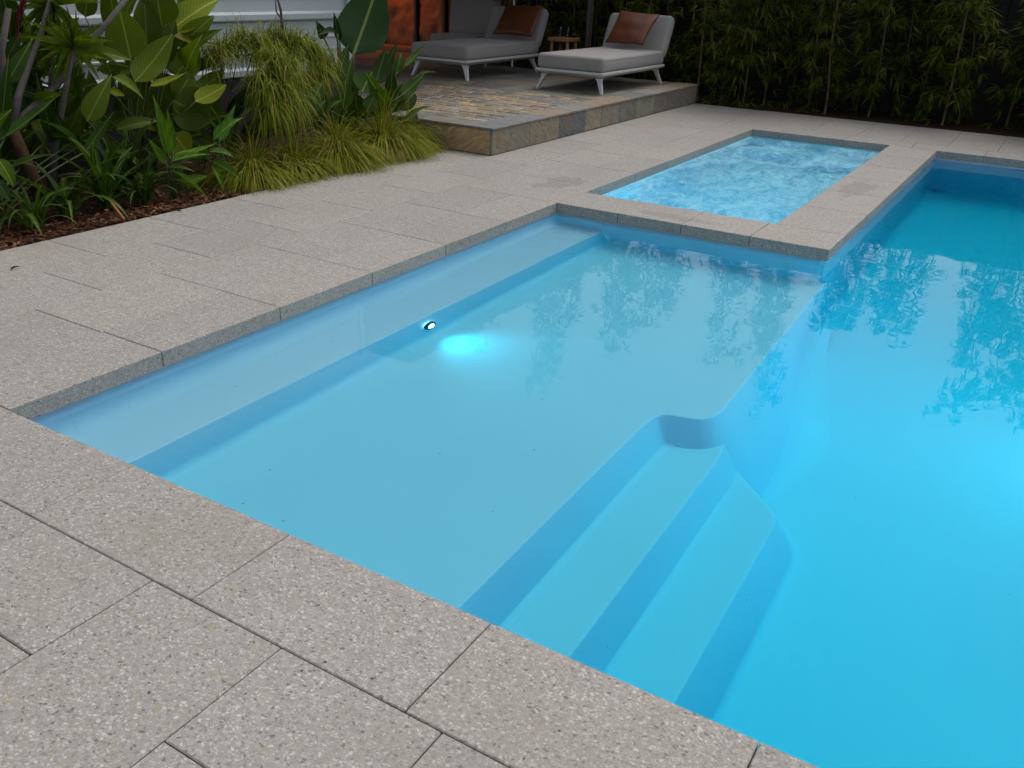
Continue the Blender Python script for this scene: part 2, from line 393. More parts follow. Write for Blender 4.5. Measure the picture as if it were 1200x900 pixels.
def smooth_by_angle(o, deg=35):
    me = o.data
    for p in me.polygons: p.use_smooth = True
    bm = bmesh.new(); bm.from_mesh(me); bmesh.ops.recalc_face_normals(bm, faces=bm.faces)
    for e in bm.edges:
        e.smooth = not (len(e.link_faces) == 2 and e.calc_face_angle(0) > math.radians(deg))
    bm.to_mesh(me); bm.free()
ZB, ZS, Z1, Z2 = -.35, -.60, -.85, -1.10
smooth_by_angle(ledge('bench_seat', [(.435, -.02), (.435, 4.77)], ZB, ZS, .14, .06, [(-.02, 4.77), (-.02, -.02)]))
# soft cove between the left wall and the bench, as a moulded strip
v, f, m = sweep([V((-.02, -.02)), V((-.02, 4.77))], lambda i, p: arc(.001, ZB+.001, .15, 10))
pobj('bench_cove', v, f, M_SHELL, pool, True)
v, f, m = sweep([V((-.02, 4.77)), V((2.25, 4.77))], lambda i, p: arc(.001, ZS+.001, .035, 6))
pobj('shelf_cove', v, f, M_SHELL, pool, True)
def bez(p0, p1, p2, p3, n=12):
    out = []
    for k in range(n+1):
        t = k/n; out.append(V(p0)*(1-t)**3+V(p1)*3*t*(1-t)**2+V(p2)*3*t*t*(1-t)+V(p3)*t**3)
    return out
se = [V((2.015, -.02)), V((2.025, 1.85))]+bez((2.027, 2.0), (2.03, 2.2), (2.07, 2.2), (2.14, 2.215), 10)+bez((2.16, 2.22), (2.26, 2.24), (2.30, 2.28), (2.31, 2.42), 10)+[V((2.262, 4.77))]
zf_ = lambda p: zfloor(p.x, p.y)
def cove_strip(path, z, off, r):
    v, f, m = sweep(densify([V(p) for p in path], .1), lambda i, p: arc(off, z+.001, r))
    pobj('step_cove', v, f, M_SHELL, pool, True)
smooth_by_angle(ledge('sun_shelf', se, ZS, lambda p: (Z1-.05) if p.x < 2.2 else (Z1-.05)+(zf_(p)-Z1+.05)*min(1, (p.x-2.2)/.07), lambda p: .32-.34*(lambda t: t*t*(3-2*t))(min(1, max(0, (p.y-2.4)/2.37))), lambda p: .03+.22*min(1, max(0, (p.y-2.3)/.8))-.13*min(1, max(0, (p.y-3.2)/1.57)), [(.30, 4.77), (.30, -.02)]))
cove_strip(se[:13], Z1, .32*(ZS-Z1-.06), .06)
smooth_by_angle(ledge('step', [(2.40, -.02), (2.40, 2.1), (2.392, 2.22), (2.36, 2.36), (2.28, 2.55)], Z1, zf_, .3, .05, [(1.98, 2.55), (1.98, -.02)]))
cove_strip([(2.40, -.02), (2.40, 2.12)], Z2, .3*(Z1-Z2-.05), .05)
s2 = [V((2.765, -.02)), V((2.765, 1.90))]+bez((2.765, 1.93), (2.765, 2.0), (2.74, 2.05), (2.70, 2.085), 6)+[V((2.42, 2.34))]
smooth_by_angle(ledge('step', s2, Z2, lambda p: zfloor(p.x, p.y), .3, .06, [(2.2, 2.3), (2.2, -.02)]))
# underwater lamp on the bench riser, plus added unseen ones that brighten the pool
M_RIM = plain('chrome grey rim', (.05, .09, .12), .25, .6)
M_LENS, nt_, b_ = new_mat('lit pool lamp lens'); b_.inputs['Emission Color'].default_value = (.55, .93, 1, 1); b_.inputs['Emission Strength'].default_value = 7
def pool_light(parent, loc, rz, energy, aim=.35, size=150):
    pl = bpy.data.objects.new('pool_light', None); COL.objects.link(pl); pl.parent = parent; pl.location = loc; pl.rotation_euler = (0, 0, rz)
    vv = []; ff = []; n = 24
    prof = [(0.052, 0.0), (.052, .012), (.044, .02), (.034, .022), (.032, .014)]
    for r, h in prof:
        for k in range(n): vv.append((h, r*math.cos(2*math.pi*k/n), r*math.sin(2*math.pi*k/n)))
    for i in range(len(prof)-1):
        for k in range(n): ff.append((i*n+k, i*n+(k+1) % n, (i+1)*n+(k+1) % n, (i+1)*n+k))
    pobj('rim', vv, ff, M_RIM, pl, True)
    vv = [(.03, 0, 0)]; ff = []
    for r, h in ((.018, .027), (.033, .014)):
        for k in range(n): vv.append((h, r*math.cos(2*math.pi*k/n), r*math.sin(2*math.pi*k/n)))
    for k in range(n): ff += [(0, 1+k, 1+(k+1) % n), (1+k, 1+n+k, 1+n+(k+1) % n, 1+(k+1) % n)]
    pobj('lens', vv, ff, M_LENS, pl, True)
    ld = bpy.data.lights.new('pool_lamp', 'SPOT'); ld.energy = energy; ld.color = (.02, .82, 1); ld.spot_size = math.radians(size); ld.spot_blend = 1; ld.shadow_soft_size = .04
    lo = bpy.data.objects.new('pool_lamp', ld); COL.objects.link(lo); lo.parent = pl; lo.location = (.07, 0, .03)
    lo.rotation_euler = V((-1, .0, aim)).to_track_quat('Z', 'Y').to_euler()
pool_light(pool, (.462, 2.32, -.46), 0, 8, .30, 118)
pool_light(pool, (5.015, 3.6, -.6), math.pi, 105, -.12, 150)  # added, out of view on the right wall, to light floor and risers
pool_light(pool, (4.7, -.015, -.6), math.pi/2+.15, 34, -.2, 150)  # added, unseen on the near wall, to brighten spa wall and step ends
# small return fitting on the far wall
fit = box('return_fitting', (3.1, 10.03, -.22), (3.32, 10.046, -.17), plain('grey plastic', (.25, .4, .5), .4), pool, .004)

# spa
spa = thing('spa_pool', 'bubbling spa built into the corner of the swimming pool', 'spa')
sp_out = round_poly([V(p) for p in [(0, 5.24), (0, 10.03), (1.725, 10.03), (1.725, 5.24)]], .06, 4)
v, f, m = sweep(densify(sp_out+[sp_out[0]], .3)[:-1], lambda i, p: [(-.05, -.088), (0, -.088), (0, -.4)]+arc(.02, -1.0, .1), True)
b0 = len(v); v += [(0, 5.24, -1.0), (1.725, 5.24, -1.0), (1.725, 10.03, -1.0), (0, 10.03, -1.0)]; f.append((b0, b0+1, b0+2, b0+3))
pobj('shell', v, f, M_SPASHELL, spa, True)
box('bench_seat', (.01, 9.5, -.98), (1.715, 10.02, -.5), M_SPASHELL, spa, .03, 3, True)
box('bench_seat', (.01, 5.25, -.98), (1.715, 5.7, -.5), M_SPASHELL, spa, .03, 3, True)

pool_light(spa, (.86, 5.245, -.4), math.pi/2, 75, -.25, 150)  # added spa lamp, set out of view, to make the water glow cyan
# water bodies
def water_prism(name, poly, ztop, zbot, mat):
    v = [(x, y, ztop) for x, y in poly]+[(x, y, zbot) for x, y in poly]; n = len(poly)
    f = [tuple(range(n))[::-1], tuple(range(n, 2*n))]+[(i, (i+1) % n, n+(i+1) % n, n+i) for i in range(n)]
    bm = bmesh.new(); vs = [bm.verts.new(c) for c in v]
    for fc in f: bm.faces.new([vs[i] for i in fc])
    return struct(bobj(name, bm, mat))
WZ = -.100
water_prism('pool_water', [(-.03, -.03), (-.03, 4.78), (2.214, 4.78), (2.214, 10.06), (5.03, 10.06), (5.03, -.03)], WZ, -2.2, M_WATER)
# spa water: heaped by the jets
nx, ny = 130, 340
x0, x1, y0, y1 = -.01, 1.735, 5.23, 10.04
sv = []; sf = []
for j in range(ny+1):
    for i in range(nx+1):
        x = x0+(x1-x0)*i/nx; y = y0+(y1-y0)*j/ny
        e = min(1, min(x-x0, x1-x, y-y0, y1-y)/.12)
        h = .016*mnoise.noise((x*3.2, y*2.4, 1))+.016*mnoise.noise((x*7+3, y*5.5, 4))+.013*mnoise.noise((x*15, y*12, 7))+.007*mnoise.noise((x*30, y*24, 9))
        for cx_, cy_ in ((.55, 6.3), (1.1, 7.6), (.6, 8.9), (1.2, 6.0)):
            d2 = ((x-cx_)**2+(y-cy_)**2)/.16; h += .022*math.exp(-d2)*(1+1.2*mnoise.noise((x*9, y*9, 2)))
        sv.append((x, y, -.098+h*e))
for j in range(ny):
    for i in range(nx): a = j*(nx+1)+i; sf.append((a, a+1, a+nx+2, a+nx+1))
b0 = len(sv)
ring = [i for i in range(nx+1)]+[(j)*(nx+1)+nx for j in range(1, ny+1)]+[ny*(nx+1)+i for i in range(nx-1, -1, -1)]+[j*(nx+1) for j in range(ny-1, 0, -1)]
for k in ring: sv.append((sv[k][0], sv[k][1], -1.1))
nr = len(ring)
for k in range(nr): sf.append((ring[k], b0+k, b0+(k+1) % nr, ring[(k+1) % nr]))
sf.append(tuple(b0+k for k in range(nr))[::-1])
struct(pobj('spa_water', sv, sf, M_SPAW, None, True))

# ------------------------------------------------------------------ paving
deck = struct(box('paving_bed', (-2.17, -4.2, -.060), (-.45, 6.15, -.045), M_BED))
deck.name = 'paving'
GAP = .0018
_pm = {}
def paver(xa, xb, ya, yb, zt=0, th=.045, mat=MP, parent=deck, name='paver', bev=.0035, jit=.0006, gap=GAP):
    lx, ly = round(xb-xa-2*gap, 4), round(yb-ya-2*gap, 4)
    if lx < .03 or ly < .03: return None
    key = (lx, ly, th, mat.name, bev)
    if key not in _pm:
        bm = bmesh.new(); bm_box(bm, (-lx/2, -ly/2, -th), (lx/2, ly/2, 0), bev, 1)
        me = bpy.data.meshes.new(name); bmesh.ops.recalc_face_normals(bm, faces=bm.faces); bm.to_mesh(me); bm.free(); me.materials.append(mat); _pm[key] = me
    o = mesh_obj(name, _pm[key], None, parent)
    o.location = ((xa+xb)/2, (ya+yb)/2, zt+random.uniform(-jit, jit))
    o.rotation_euler = (random.uniform(-1, 1)*.0006, random.uniform(-1, 1)*.0006, 0)
    return o
TH = .085
# near coping, left coping, spa surround, far coping
js = [-.45]+[.80*k for k in range(0, 8)]
for a, b in zip(js[:-1], js[1:]): paver(a, b, -.415, 0, th=TH)
ks = [0, .77, 1.56, 2.355, 3.15, 3.945, 4.75, 5.55, 6.35, 7.15, 7.95, 8.75, 9.55, 10.04]
for a, b in zip(ks[:-1], ks[1:]): paver(-.45, 0, a, b, th=TH)
ss = [0, .56, 1.106, 1.655]
for a, b in zip(ss[:-1], ss[1:]): paver(a, b, 4.75, 5.26, th=TH)
paver(1.655, 2.244, 4.75, 5.26, th=TH)
for a, b in zip((5.26, 6.06, 6.86, 7.66, 8.46, 9.26), (6.06, 6.86, 7.66, 8.46, 9.26, 10.03)): paver(1.705, 2.244, a, b, th=TH)
fx = [-.45, .35, 1.15, 1.95, 2.75, 3.55, 4.35, 5.15, 5.95]
for a, b in zip(fx[:-1], fx[1:]): paver(a, b, 10.04, 10.46, th=TH)
for k in range(13): paver(5.0, 5.45, .8*k, min(.8*(k+1), 10.03), th=TH)
# left field: columns .55 wide, staggered by half
for c, (xa, xb, off) in enumerate(((-1.0, -.45, .76), (-1.55, -1.0, 1.16), (-2.155, -1.55, .78))):
    y = off-.8*6
    while y < 12.0:
        ya, yb = max(y, -3.2), min(y+.8, 12.0 if c < 2 else 6.15)
        if yb-ya > .05: paver(xa, xb, ya, yb)
        y += .8
# near field
xs = [-.45, .33, .87, 1.43, 1.97, 2.52, 3.07, 3.62, 4.17, 4.72, 5.27, 5.82]
for k, (xa, xb) in enumerate(zip(xs[:-1], xs[1:])):
    off = -.81 if k % 2 == 0 else -1.21
    ys = [-.415, off]+[off-.8*i for i in range(1, 4)]
    for yb, ya in zip(ys[:-1], ys[1:]): paver(xa, xb, max(ya, -3.2), yb)
# far field
fx2 = [-.45, .1, .65, 1.2, 1.75, 2.3, 2.85, 3.4, 3.95, 4.5, 5.05, 5.6]
for k, (xa, xb) in enumerate(zip(fx2[:-1], fx2[1:])):
    if k % 2: paver(xa, xb, 10.46, 11.22); paver(xa, xb, 11.22, 12.0)
    else: paver(xa, xb, 10.46, 10.86); paver(xa, xb, 10.86, 11.64); paver(xa, xb, 11.64, 12.0)
# bedding under the other pavers, one part each side
box('bedding', (-.449, -4.2, -.060), (6, -.10, -.046), M_BED, deck)
box('bedding', (-1.552, 6.151, -.060), (-.03, 12.0, -.046), M_BED, deck)
box('bedding', (-.029, 10.12, -.060), (6, 12.0, -.046), M_BED, deck)
# spa wall cores under the surround
box('wall_core', (2.21-.48, 5.24, -1.0), (2.222, 10.0, -.088), M_SHELL, spa)
box('wall_core', (-.01, 4.775, -1.0), (2.222, 5.235, -.088), M_SHELL, spa)

# ------------------------------------------------------------------ slate platform
PZ = .28
XR, YF = -1.553, 6.155
plat = thing('raised_patio', 'raised patio paved in multicoloured slate beside the pool deck', 'patio')
box('core', (-12, YF+.03, -.05), (XR-.03, 12.05, PZ-.022), M_GROUT, plat)
box('core', (-12, 12.052, -.05), (-5.7, 13.25, PZ-.022), M_GROUT, plat)
SL = [(.15, .145, .125), (.20, .175, .13), (.11, .115, .115), (.26, .17, .08), (.17, .165, .145), (.23, .20, .155), (.09, .10, .105), (.21, .14, .07), (.14, .15, .125)]
def stone(name, lo, hi, col, bev=.004):
    key = ('st', round(hi[0]-lo[0], 3), round(hi[1]-lo[1], 3), round(hi[2]-lo[2], 3), bev)
    if key not in _pm:
        bm = bmesh.new(); h = [(b-a)/2 for a, b in zip(lo, hi)]; bm_box(bm, [-q for q in h], h, bev, 1)
        me = bpy.data.meshes.new(name); bmesh.ops.recalc_face_normals(bm, faces=bm.faces); bm.to_mesh(me); bm.free(); me.materials.append(M_SLATE); _pm[key] = me
    o = mesh_obj(name, _pm[key], None, plat); o.location = [(a+b)/2 for a, b in zip(lo, hi)]
    q = random.uniform(1.05, 1.42); o.color = (*[c*q*random.uniform(.97, 1.03) for c in col], 1); return o
# risers
rcol = [(.17, .16, .125), (.20, .18, .125), (.10, .112, .12), (.22, .19, .14), (.19, .18, .145), (.15, .155, .13), (.19, .185, .155), (.15, .15, .13), (.17, .165, .14), (.21, .18, .15)]
y = YF; i = 0
ysr = [YF, 6.92, 7.60, 8.27, 8.72, 9.26, 9.80, 10.40, 11.02, 11.60, 12.05]
for a, b in zip(ysr[:-1], ysr[1:]):
    stone('riser_slab', (XR-.03, a+.002, 0.002), (XR+random.uniform(-.003, .003), b-.002, PZ-.028), rcol[i % 10]); i += 1
for k, (a, b, c) in enumerate(((-2.12, -1.585, (.27, .19, .10)), (-2.75, -2.124, (.22, .16, .09)), (-3.4, -2.754, (.13, .13, .12)), (-4.1, -3.404, (.17, .15, .11)), (-4.8, -4.104, (.12, .12, .11)))):
    stone('riser_slab', (a, YF, 0.002 if k == 0 else -.04), (b, YF+.03, PZ-.028), c)
# top: border slabs
yb = YF-.012
for k in range(10):
    stone('border_slab', (XR-.33, yb+.003, PZ-.025), (XR+.012, yb+.587, PZ+random.uniform(-.002, .002)), random.choice([(.16, .16, .15), (.14, .15, .15), (.19, .185, .165), (.21, .17, .12)])); yb += .59
xb = XR-.335
for k in range(9):
    stone('border_slab', (xb-.587, YF-.012, PZ-.025), (xb-.003, YF+.32, PZ+random.uniform(-.002, .002)), random.choice([(.13, .14, .15), (.11, .12, .13), (.17, .16, .14)])); xb -= .59
# field: alternating bands of small cobbles and big slabs
rnd = random.Random(3)
CB = [(.17, .16, .14), (.21, .185, .145), (.14, .14, .135), (.24, .19, .12), (.28, .20, .11), (.235, .205, .165), (.20, .165, .11), (.12, .12, .115), (.25, .21, .155)]
cells = []
y = YF+.325
band = 0; ncob = 0
while y < 13.2:
    if band == 0:
        y_0 = y
        for r in range(17):
            x = XR-.34
            while x > -4.45+.5*math.sin(r*.4):
                w = rnd.uniform(.12, .30)
                stone('cobble', (x-w+.010, y+.010, PZ-.03), (x-.010, y+.145, PZ+rnd.uniform(-.004, .004)), rnd.choice(CB), .008); ncob += 1
                x -= w
            y += .155
        y1_ = y; x = -4.5
        while x > -9:
            yy = y_0
            while yy < y1_-.3:
                stone('slab', (x-.69, yy+.006, PZ-.03), (x-.006, min(yy+.6, y1_)-.006, PZ+rnd.uniform(-.003, .003)), rnd.choice(CB[:4])); yy += .6
            x -= .7
        band = 1
    else:
        x = XR-.34
        h = .55 if band % 4 == 1 else .6
        while x > -11.5:
            w = rnd.uniform(.5, .9)
            if y+h > 12.06 and x > -5.75: x -= w; continue
            stone('slab', (x-w+.006, y+.006, PZ-.03), (x-.006, y+h-.006, PZ+rnd.uniform(-.003, .003)), rnd.choice([(.12, .125, .12), (.16, .155, .135), (.10, .105, .105), (.19, .16, .12)])); x -= w
        y += h; band += 1

# ------------------------------------------------------------------ garden bed soil
struct(pobj('garden_bed', [(-3.9, -5, .0), (-2.175, -5, -.03), (-2.175, 6.15, -.03), (-3.9, 6.15, .02)], [(0, 1, 2, 3)], M_SOIL))
rnd = random.Random(11)
M_MULCH = make_blade_mat('bark mulch', (.05, .022, .012), (.12, .05, .025), (.24, .13, .07), .18)
v = []; f = []
for k in range(9000):
    x = rnd.uniform(-3.6, -2.16) if rnd.random() < .5 else -2.16-abs(rnd.gauss(0, .25)); y = rnd.uniform(0, 6.15)
    a = rnd.uniform(0, 6.28); l = rnd.uniform(.015, .06); w = l*rnd.uniform(.25, .5); z = rnd.uniform(-.012, .02)
    t1 = rnd.uniform(-.4, .4); t2 = rnd.uniform(-.5, .5)
    d = V((math.cos(a), math.sin(a), t1)); e = V((-math.sin(a), math.cos(a), t2)); c = V((x, y, z)); b = len(v)
    v += [c-d*l/2-e*w*.3, c-d*l*.1-e*w/2, c+d*l/2-e*w*.1, c+d*l*.2+e*w/2, c-d*l*.4+e*w*.4]
    f.append((b, b+1, b+2, b+3, b+4))
o = pobj('mulch', v, f, M_MULCH); o['kind'] = 'stuff'; o['label'] = 'reddish brown bark mulch covering the garden bed'; o['category'] = 'mulch'
#PART2
# ------------------------------------------------------------------ weatherboard wall behind the garden
sw = thing('siding_wall', 'pale blue grey metal clad wall behind the garden plants', 'wall')
WX = -3.9
def siding_panel(z0, h):
    pr = [(0, 0), (.045, .0), (.05, .012), (.05, .06), (.012, .085), (.012, .20), (.022, .212), (.022, .225), (.012, .235), (.012, .33), (.022, .342), (.022, .355), (.012, .365), (.012, h-.03), (.0, h)]
    ys = (-6, 6.62); v = []; f = []; n = len(pr)
    for y in ys:
        for a, b in pr: v.append((WX+a, y, z0+b))
    for k in range(n-1): f.append((k, k+1, n+k+1, n+k))
    f.append(tuple(range(n))); f.append(tuple(range(n, 2*n))[::-1])
    pobj('panel', v, f, M_SIDING, sw)
for k in range(4): siding_panel(.67+.53*k, .53)
box('end_cap', (WX-.12, 6.62, 0), (WX+.06, 6.68, 2.8), M_SIDING, sw, .004)
box('backing', (WX-.12, -6, 0), (WX-.002, 6.62, 2.8), M_SIDING, sw)
box('lower_band', (WX, -6, -.05), (WX+.02, 6.62, .668), M_DARK, sw)  # dark band along the foot of the wall, below the panels

# ------------------------------------------------------------------ far end: fence, house wall, patio roof
fence = thing('paling_fence', 'near black timber paling fence behind the bamboo', 'fence')
key = None
for k in range(138):
    x = -5.7+.11*k
    if key is None:
        o = box('paling', (-.0545, -.01, 0), (.0545, .01, 1.95), M_FENCE, fence, .003); key = o.data
    else: o = mesh_obj('paling', key, None, fence)
    o.location = (x, 13.45+random.uniform(-.004, .004), -.06); o.rotation_euler = (0, random.uniform(-.004, .004), 0)
box('backing', (-5.75, 13.501, -.06), (9.5, 13.52, 1.85), M_FENCE, fence)  # added sheet, blocks sky light coming through between the palings
for z in (.3, 1.5): box('rail', (-5.75, 13.463, z), (9.5, 13.5, z+.08), M_FENCE, fence)

def rough_panel(name, xa, xb, za, zb, y, mat, parent, seed):
    n, m = 14, 28; v = []; f = []
    for j in range(m+1):
        for i in range(n+1):
            x = xa+(xb-xa)*i/n; z = za+(zb-za)*j/m
            e = 0 if i in (0, n) or j in (0, m) else 1
            d = .05*e*(mnoise.noise((x*5, z*5, seed))+.6*mnoise.noise((x*12, z*12, seed)))
            v.append((x, y-.04*e-d, z))
    for j in range(m):
        for i in range(n): a = j*(n+1)+i; f.append((a, a+1, a+n+2, a+n+1))
    return pobj(name, v, f, mat, parent, True)
M_STONE = plain('rusty split stone', (.30, .13, .06), .8, 0, .5, 9, .6)
fw = thing('stone_feature_wall', 'rough brown stone wall glowing orange at the back of the patio', 'wall')
box('backing', (-11.6, 13.30, PZ-.3), (-6.35, 13.5, 2.75), M_DARK, fw)
xx = -11.4
for k, w in enumerate((.9, .85, .8, .78, .62, .72, .22, .18, .15)):
    rough_panel('stone_panel', xx, xx+w, PZ+.02, 2.6, 13.28, M_STONE, fw, k*3.1)
    if xx+w+.06 < -6.35: box('mullion', (xx+w+.005, 13.18, PZ), (xx+w+.055, 13.3, 2.7), M_DARK, fw)
    xx += w+.06
box('stone_kerb', (-11.4, 12.75, PZ), (-7.4, 13.1, PZ+.10), M_STONE, fw, .02, 2)
door = thing('patio_door', 'pale blue grey door standing behind the grey daybeds', 'door')
box('leaf', (-6.30, 13.30, PZ-.3), (-5.74, 13.36, 2.4), M_SIDING, door, .004)
box('rail', (-6.24, 13.285, 1.36), (-5.80, 13.302, 1.44), M_SIDING, door, .003)
box('handle', (-5.84, 13.26, 1.2), (-5.82, 13.30, 1.34), M_ALU, door, .003)
# warm wall lamp that lights the stone
wl = thing('wall_lamp', 'warm orange lamp fixed high on the rough stone wall', 'lamp', (-8.3, 13.15, 2.35))
box('bracket', (-.03, 0, -.05), (.03, .14, .05), M_DARK, wl, .005)
v, f = tube_data([(0, 0, .06), (0, 0, .05), (0, 0, -.06), (0, 0, -.07)], [.03, .05, .05, .045], 14); pobj('housing', v, f, M_DARK, wl, True)
lm = bpy.data.lights.new('wall_lamp_light', 'SPOT'); lm.energy = 40; lm.color = (1, .26, .045); lm.spot_size = math.radians(140); lm.spot_blend = .8; lm.shadow_soft_size = .05
lob = bpy.data.objects.new('wall_lamp_light', lm); COL.objects.link(lob); lob.parent = wl; lob.location = (0, -.35, -.1); lob.rotation_euler = V((0, -.25, 1)).to_track_quat('Z', 'Y').to_euler()
pr = thing('patio_roof', 'dark flat patio roof carried on charcoal posts over the grey daybeds', 'roof')
XP = aty(690, 30, 11.98).x
box('roof_sheet', (-12, 6.9, 2.78), (XP+.25, 13.5, 2.86), M_DARK, pr)
for y in (7.0, 9.5, 11.98, 13.4): box('beam', (-12, y-.04, 2.62), (XP+.2, y+.04, 2.777), M_DARK, pr)
for x, y in ((XP, 11.98), (-8.5, 7.0), (XP-.1, 13.4)):
    box('post', (x-.03, y-.03, PZ if y < 13 else -.06), (x+.03, y+.03, 2.618), plain('dark grey post', (.05, .05, .055), .4), pr, .004)

# ------------------------------------------------------------------ daybeds
def cushion(name, sx, sy, sz, mat, parent, puff=.018, bev=.05, seed=0):
    bm = bmesh.new(); bm_box(bm, (-sx/2, -sy/2, -sz/2), (sx/2, sy/2, sz/2), bev, 4)
    bmesh.ops.subdivide_edges(bm, edges=[e for e in bm.edges if e.calc_length() > .2], cuts=12, use_grid_fill=True)
    for v in bm.verts:
        u, w = v.co.x/sx*2, v.co.y/sy*2
        k = (1-u*u)*(1-w*w)
        v.co.z += math.copysign(1, v.co.z)*puff*k+.004*mnoise.noise((v.co.x*4+seed, v.co.y*4, v.co.z*3))
        t = v.co.z/sz*2
        v.co.x += math.copysign(1, v.co.x)*.008*(1-min(1, t*t))*(abs(u) > .8); v.co.y += math.copysign(1, v.co.y)*.008*(1-min(1, t*t))*(abs(w) > .8)
    return bobj(name, bm, mat, parent, True)
def piping(parent, sx, sy, z, r=.006, name='piping'):
    pts = []
    c = .05
    for (cx_, cy_, a0) in ((sx/2-c, sy/2-c, 0), (-sx/2+c, sy/2-c, 90), (-sx/2+c, -sy/2+c, 180), (sx/2-c, -sy/2+c, 270)):
        for k in range(5):
            a = math.radians(a0+k*22.5); pts.append((cx_+c*math.cos(a), cy_+c*math.sin(a), z))
    pts.append(pts[0]); v, f = tube_data(pts, r, 6); return pobj(name, v, f, M_FAB, parent, True)
def daybed(loc, label, group):
    t = thing('daybed', label, 'daybed', loc, 0, group)   # origin: middle of the base on the patio
    W, D = 1.04, 2.12
    # tray: band with an undercut
    v = []; f = []
    ring = [(W/2-.10, D/2-.10, .205), (W/2-.012, D/2-.012, .245), (W/2, D/2, .252), (W/2, D/2, .278), (W/2-.012, D/2-.012, .283), (W/2-.05, D/2-.05, .283)]
    for a, b, z in ring: v += [(a, b, z), (-a, b, z), (-a, -b, z), (a, -b, z)]
    for k in range(len(ring)-1):
        for j in range(4): f.append((k*4+j, k*4+(j+1) % 4, k*4+4+(j+1) % 4, k*4+4+j))
    f += [(3, 2, 1, 0), tuple(range(len(v)-4, len(v)))]
    fr = pobj('frame', v, f, M_ALU, t)
    for sx in (-1, 1):
        for sy in (-1, 1):
            lv = []
            for (ix, iy, z, w, d) in ((.20, .20, .235, .055, .055), (.10, .11, .205, .040, .045), (.085, .095, .17, .027, .032), (.02, .045, .012, .016, .020), (.02, .045, 0, .015, .018)):
                cx_, cy_ = sx*(W/2-ix), sy*(D/2-iy)
                lv += [(cx_-w, cy_-d, z), (cx_+w, cy_-d, z), (cx_+w, cy_+d, z), (cx_-w, cy_+d, z)]
            lf = [(3, 2, 1, 0), (16, 17, 18, 19)]
            for k in range(4):
                for j in range(4): lf.append((k*4+j, k*4+(j+1) % 4, k*4+4+(j+1) % 4, k*4+4+j))
            bm = bmesh.new(); vs = [bm.verts.new(c) for c in lv]
            for q in lf: bm.faces.new([vs[i] for i in q])
            bobj('leg', bm, M_ALU, t)
    c = cushion('seat_cushion', W-.03, D-.04, .19, M_FAB, t, .012, .04, loc[0]); c.location = (0, 0, .380)
    p = piping(c, W-.03+.004, D-.04+.004, .062)
    b = cushion('backrest', W, .17, .62, M_FAB, t, .0, .06, loc[1]); b.location = (0, D/2+.02+.06, .66); b.rotation_euler = (math.radians(-26), 0, 0)
    box('backrest_hinge', (-.3, D/2-.1, .245), (.3, D/2+.03, .36), M_ALU, t, .01)
    return t
CY = 9.5+1.06
daybed((-2.475, CY, PZ+.004), 'grey cushioned daybed on white legs beside the patio edge', 'daybeds on the raised patio')
daybed((-4.66, CY, PZ+.004), 'grey cushioned daybed half shaded under the patio roof by the stone wall', 'daybeds on the raised patio')
def pillow(corners, thick, label, seed):
    TL, TR, BR, BL = corners
    n = 16; v = []; f = []
    nrm = (TR-TL).cross(BL-TL).normalized()
    for side in (1, -1):
        for j in range(n+1):
            for i in range(n+1):
                u, w = i/n, j/n
                p = (TL*(1-u)+TR*u)*(1-w)+(BL*(1-u)+BR*u)*w
                k = (max(0, math.sin(math.pi*u))*max(0, math.sin(math.pi*w)))**.5
                # edges pull in a little between the corners
                c = (TL+TR+BL+BR)/4; e = 1-.06*max(math.sin(math.pi*u)*(abs(w-.5) > .49), math.sin(math.pi*w)*(abs(u-.5) > .49))
                p = c+(p-c)*e
                v.append(p+nrm*(side*thick/2*k*(1+.25*mnoise.noise((u*4, w*4, seed)))))
    b = (n+1)**2
    for j in range(n):
        for i in range(n):
            a = j*(n+1)+i; f.append((a, a+1, a+n+2, a+n+1)); f.append((b+a, b+a+n+1, b+a+n+2, b+a+1))
    o = pobj('throw_pillow', v, f, M_LEATHER, None, True)
    bm = bmesh.new(); bm.from_mesh(o.data); bmesh.ops.remove_doubles(bm, verts=bm.verts, dist=.0005); bmesh.ops.recalc_face_normals(bm, faces=bm.faces); bm.to_mesh(o.data); bm.free()
    tag(o, label, 'pillow', 'leather pillows on the daybeds')
pillow([aty(727, 12, 11.56), aty(774, 17, 11.50), aty(753, 53, 11.12), aty(709, 50, 11.18)], .15, 'reddish brown leather pillow on the daybed beside the patio edge', 1)
pillow([aty(593, 5, 11.56), aty(638, 7, 11.50), aty(623, 43, 11.12), aty(577, 40, 11.18)], .15, 'reddish brown leather pillow on the daybed nearer the stone wall', 5)
# lounge seat behind
lg = thing('lounge_chair', 'grey lounge chair with tall upright back behind the shaded daybed', 'armchair', (-5.95, 12.2, PZ))
c = cushion('seat_cushion', .95, .8, .18, M_FAB, lg, .01, .04, 3); c.location = (0, -.1, .37)
c = cushion('backrest', .95, .2, 1.0, M_FAB, lg, 0, .06, 8); c.location = (0, .22, .93); c.rotation_euler = (math.radians(-8), 0, 0)
box('frame', (-.49, -.5, .20), (.49, .4, .27), M_ALU, lg, .01)
for sx in (-.42, .42):
    for sy in (-.42, .34): tube('leg', [(sx, sy, .2), (sx*1.05, sy*1.05, 0)], [.024, .014], M_ALU, lg)
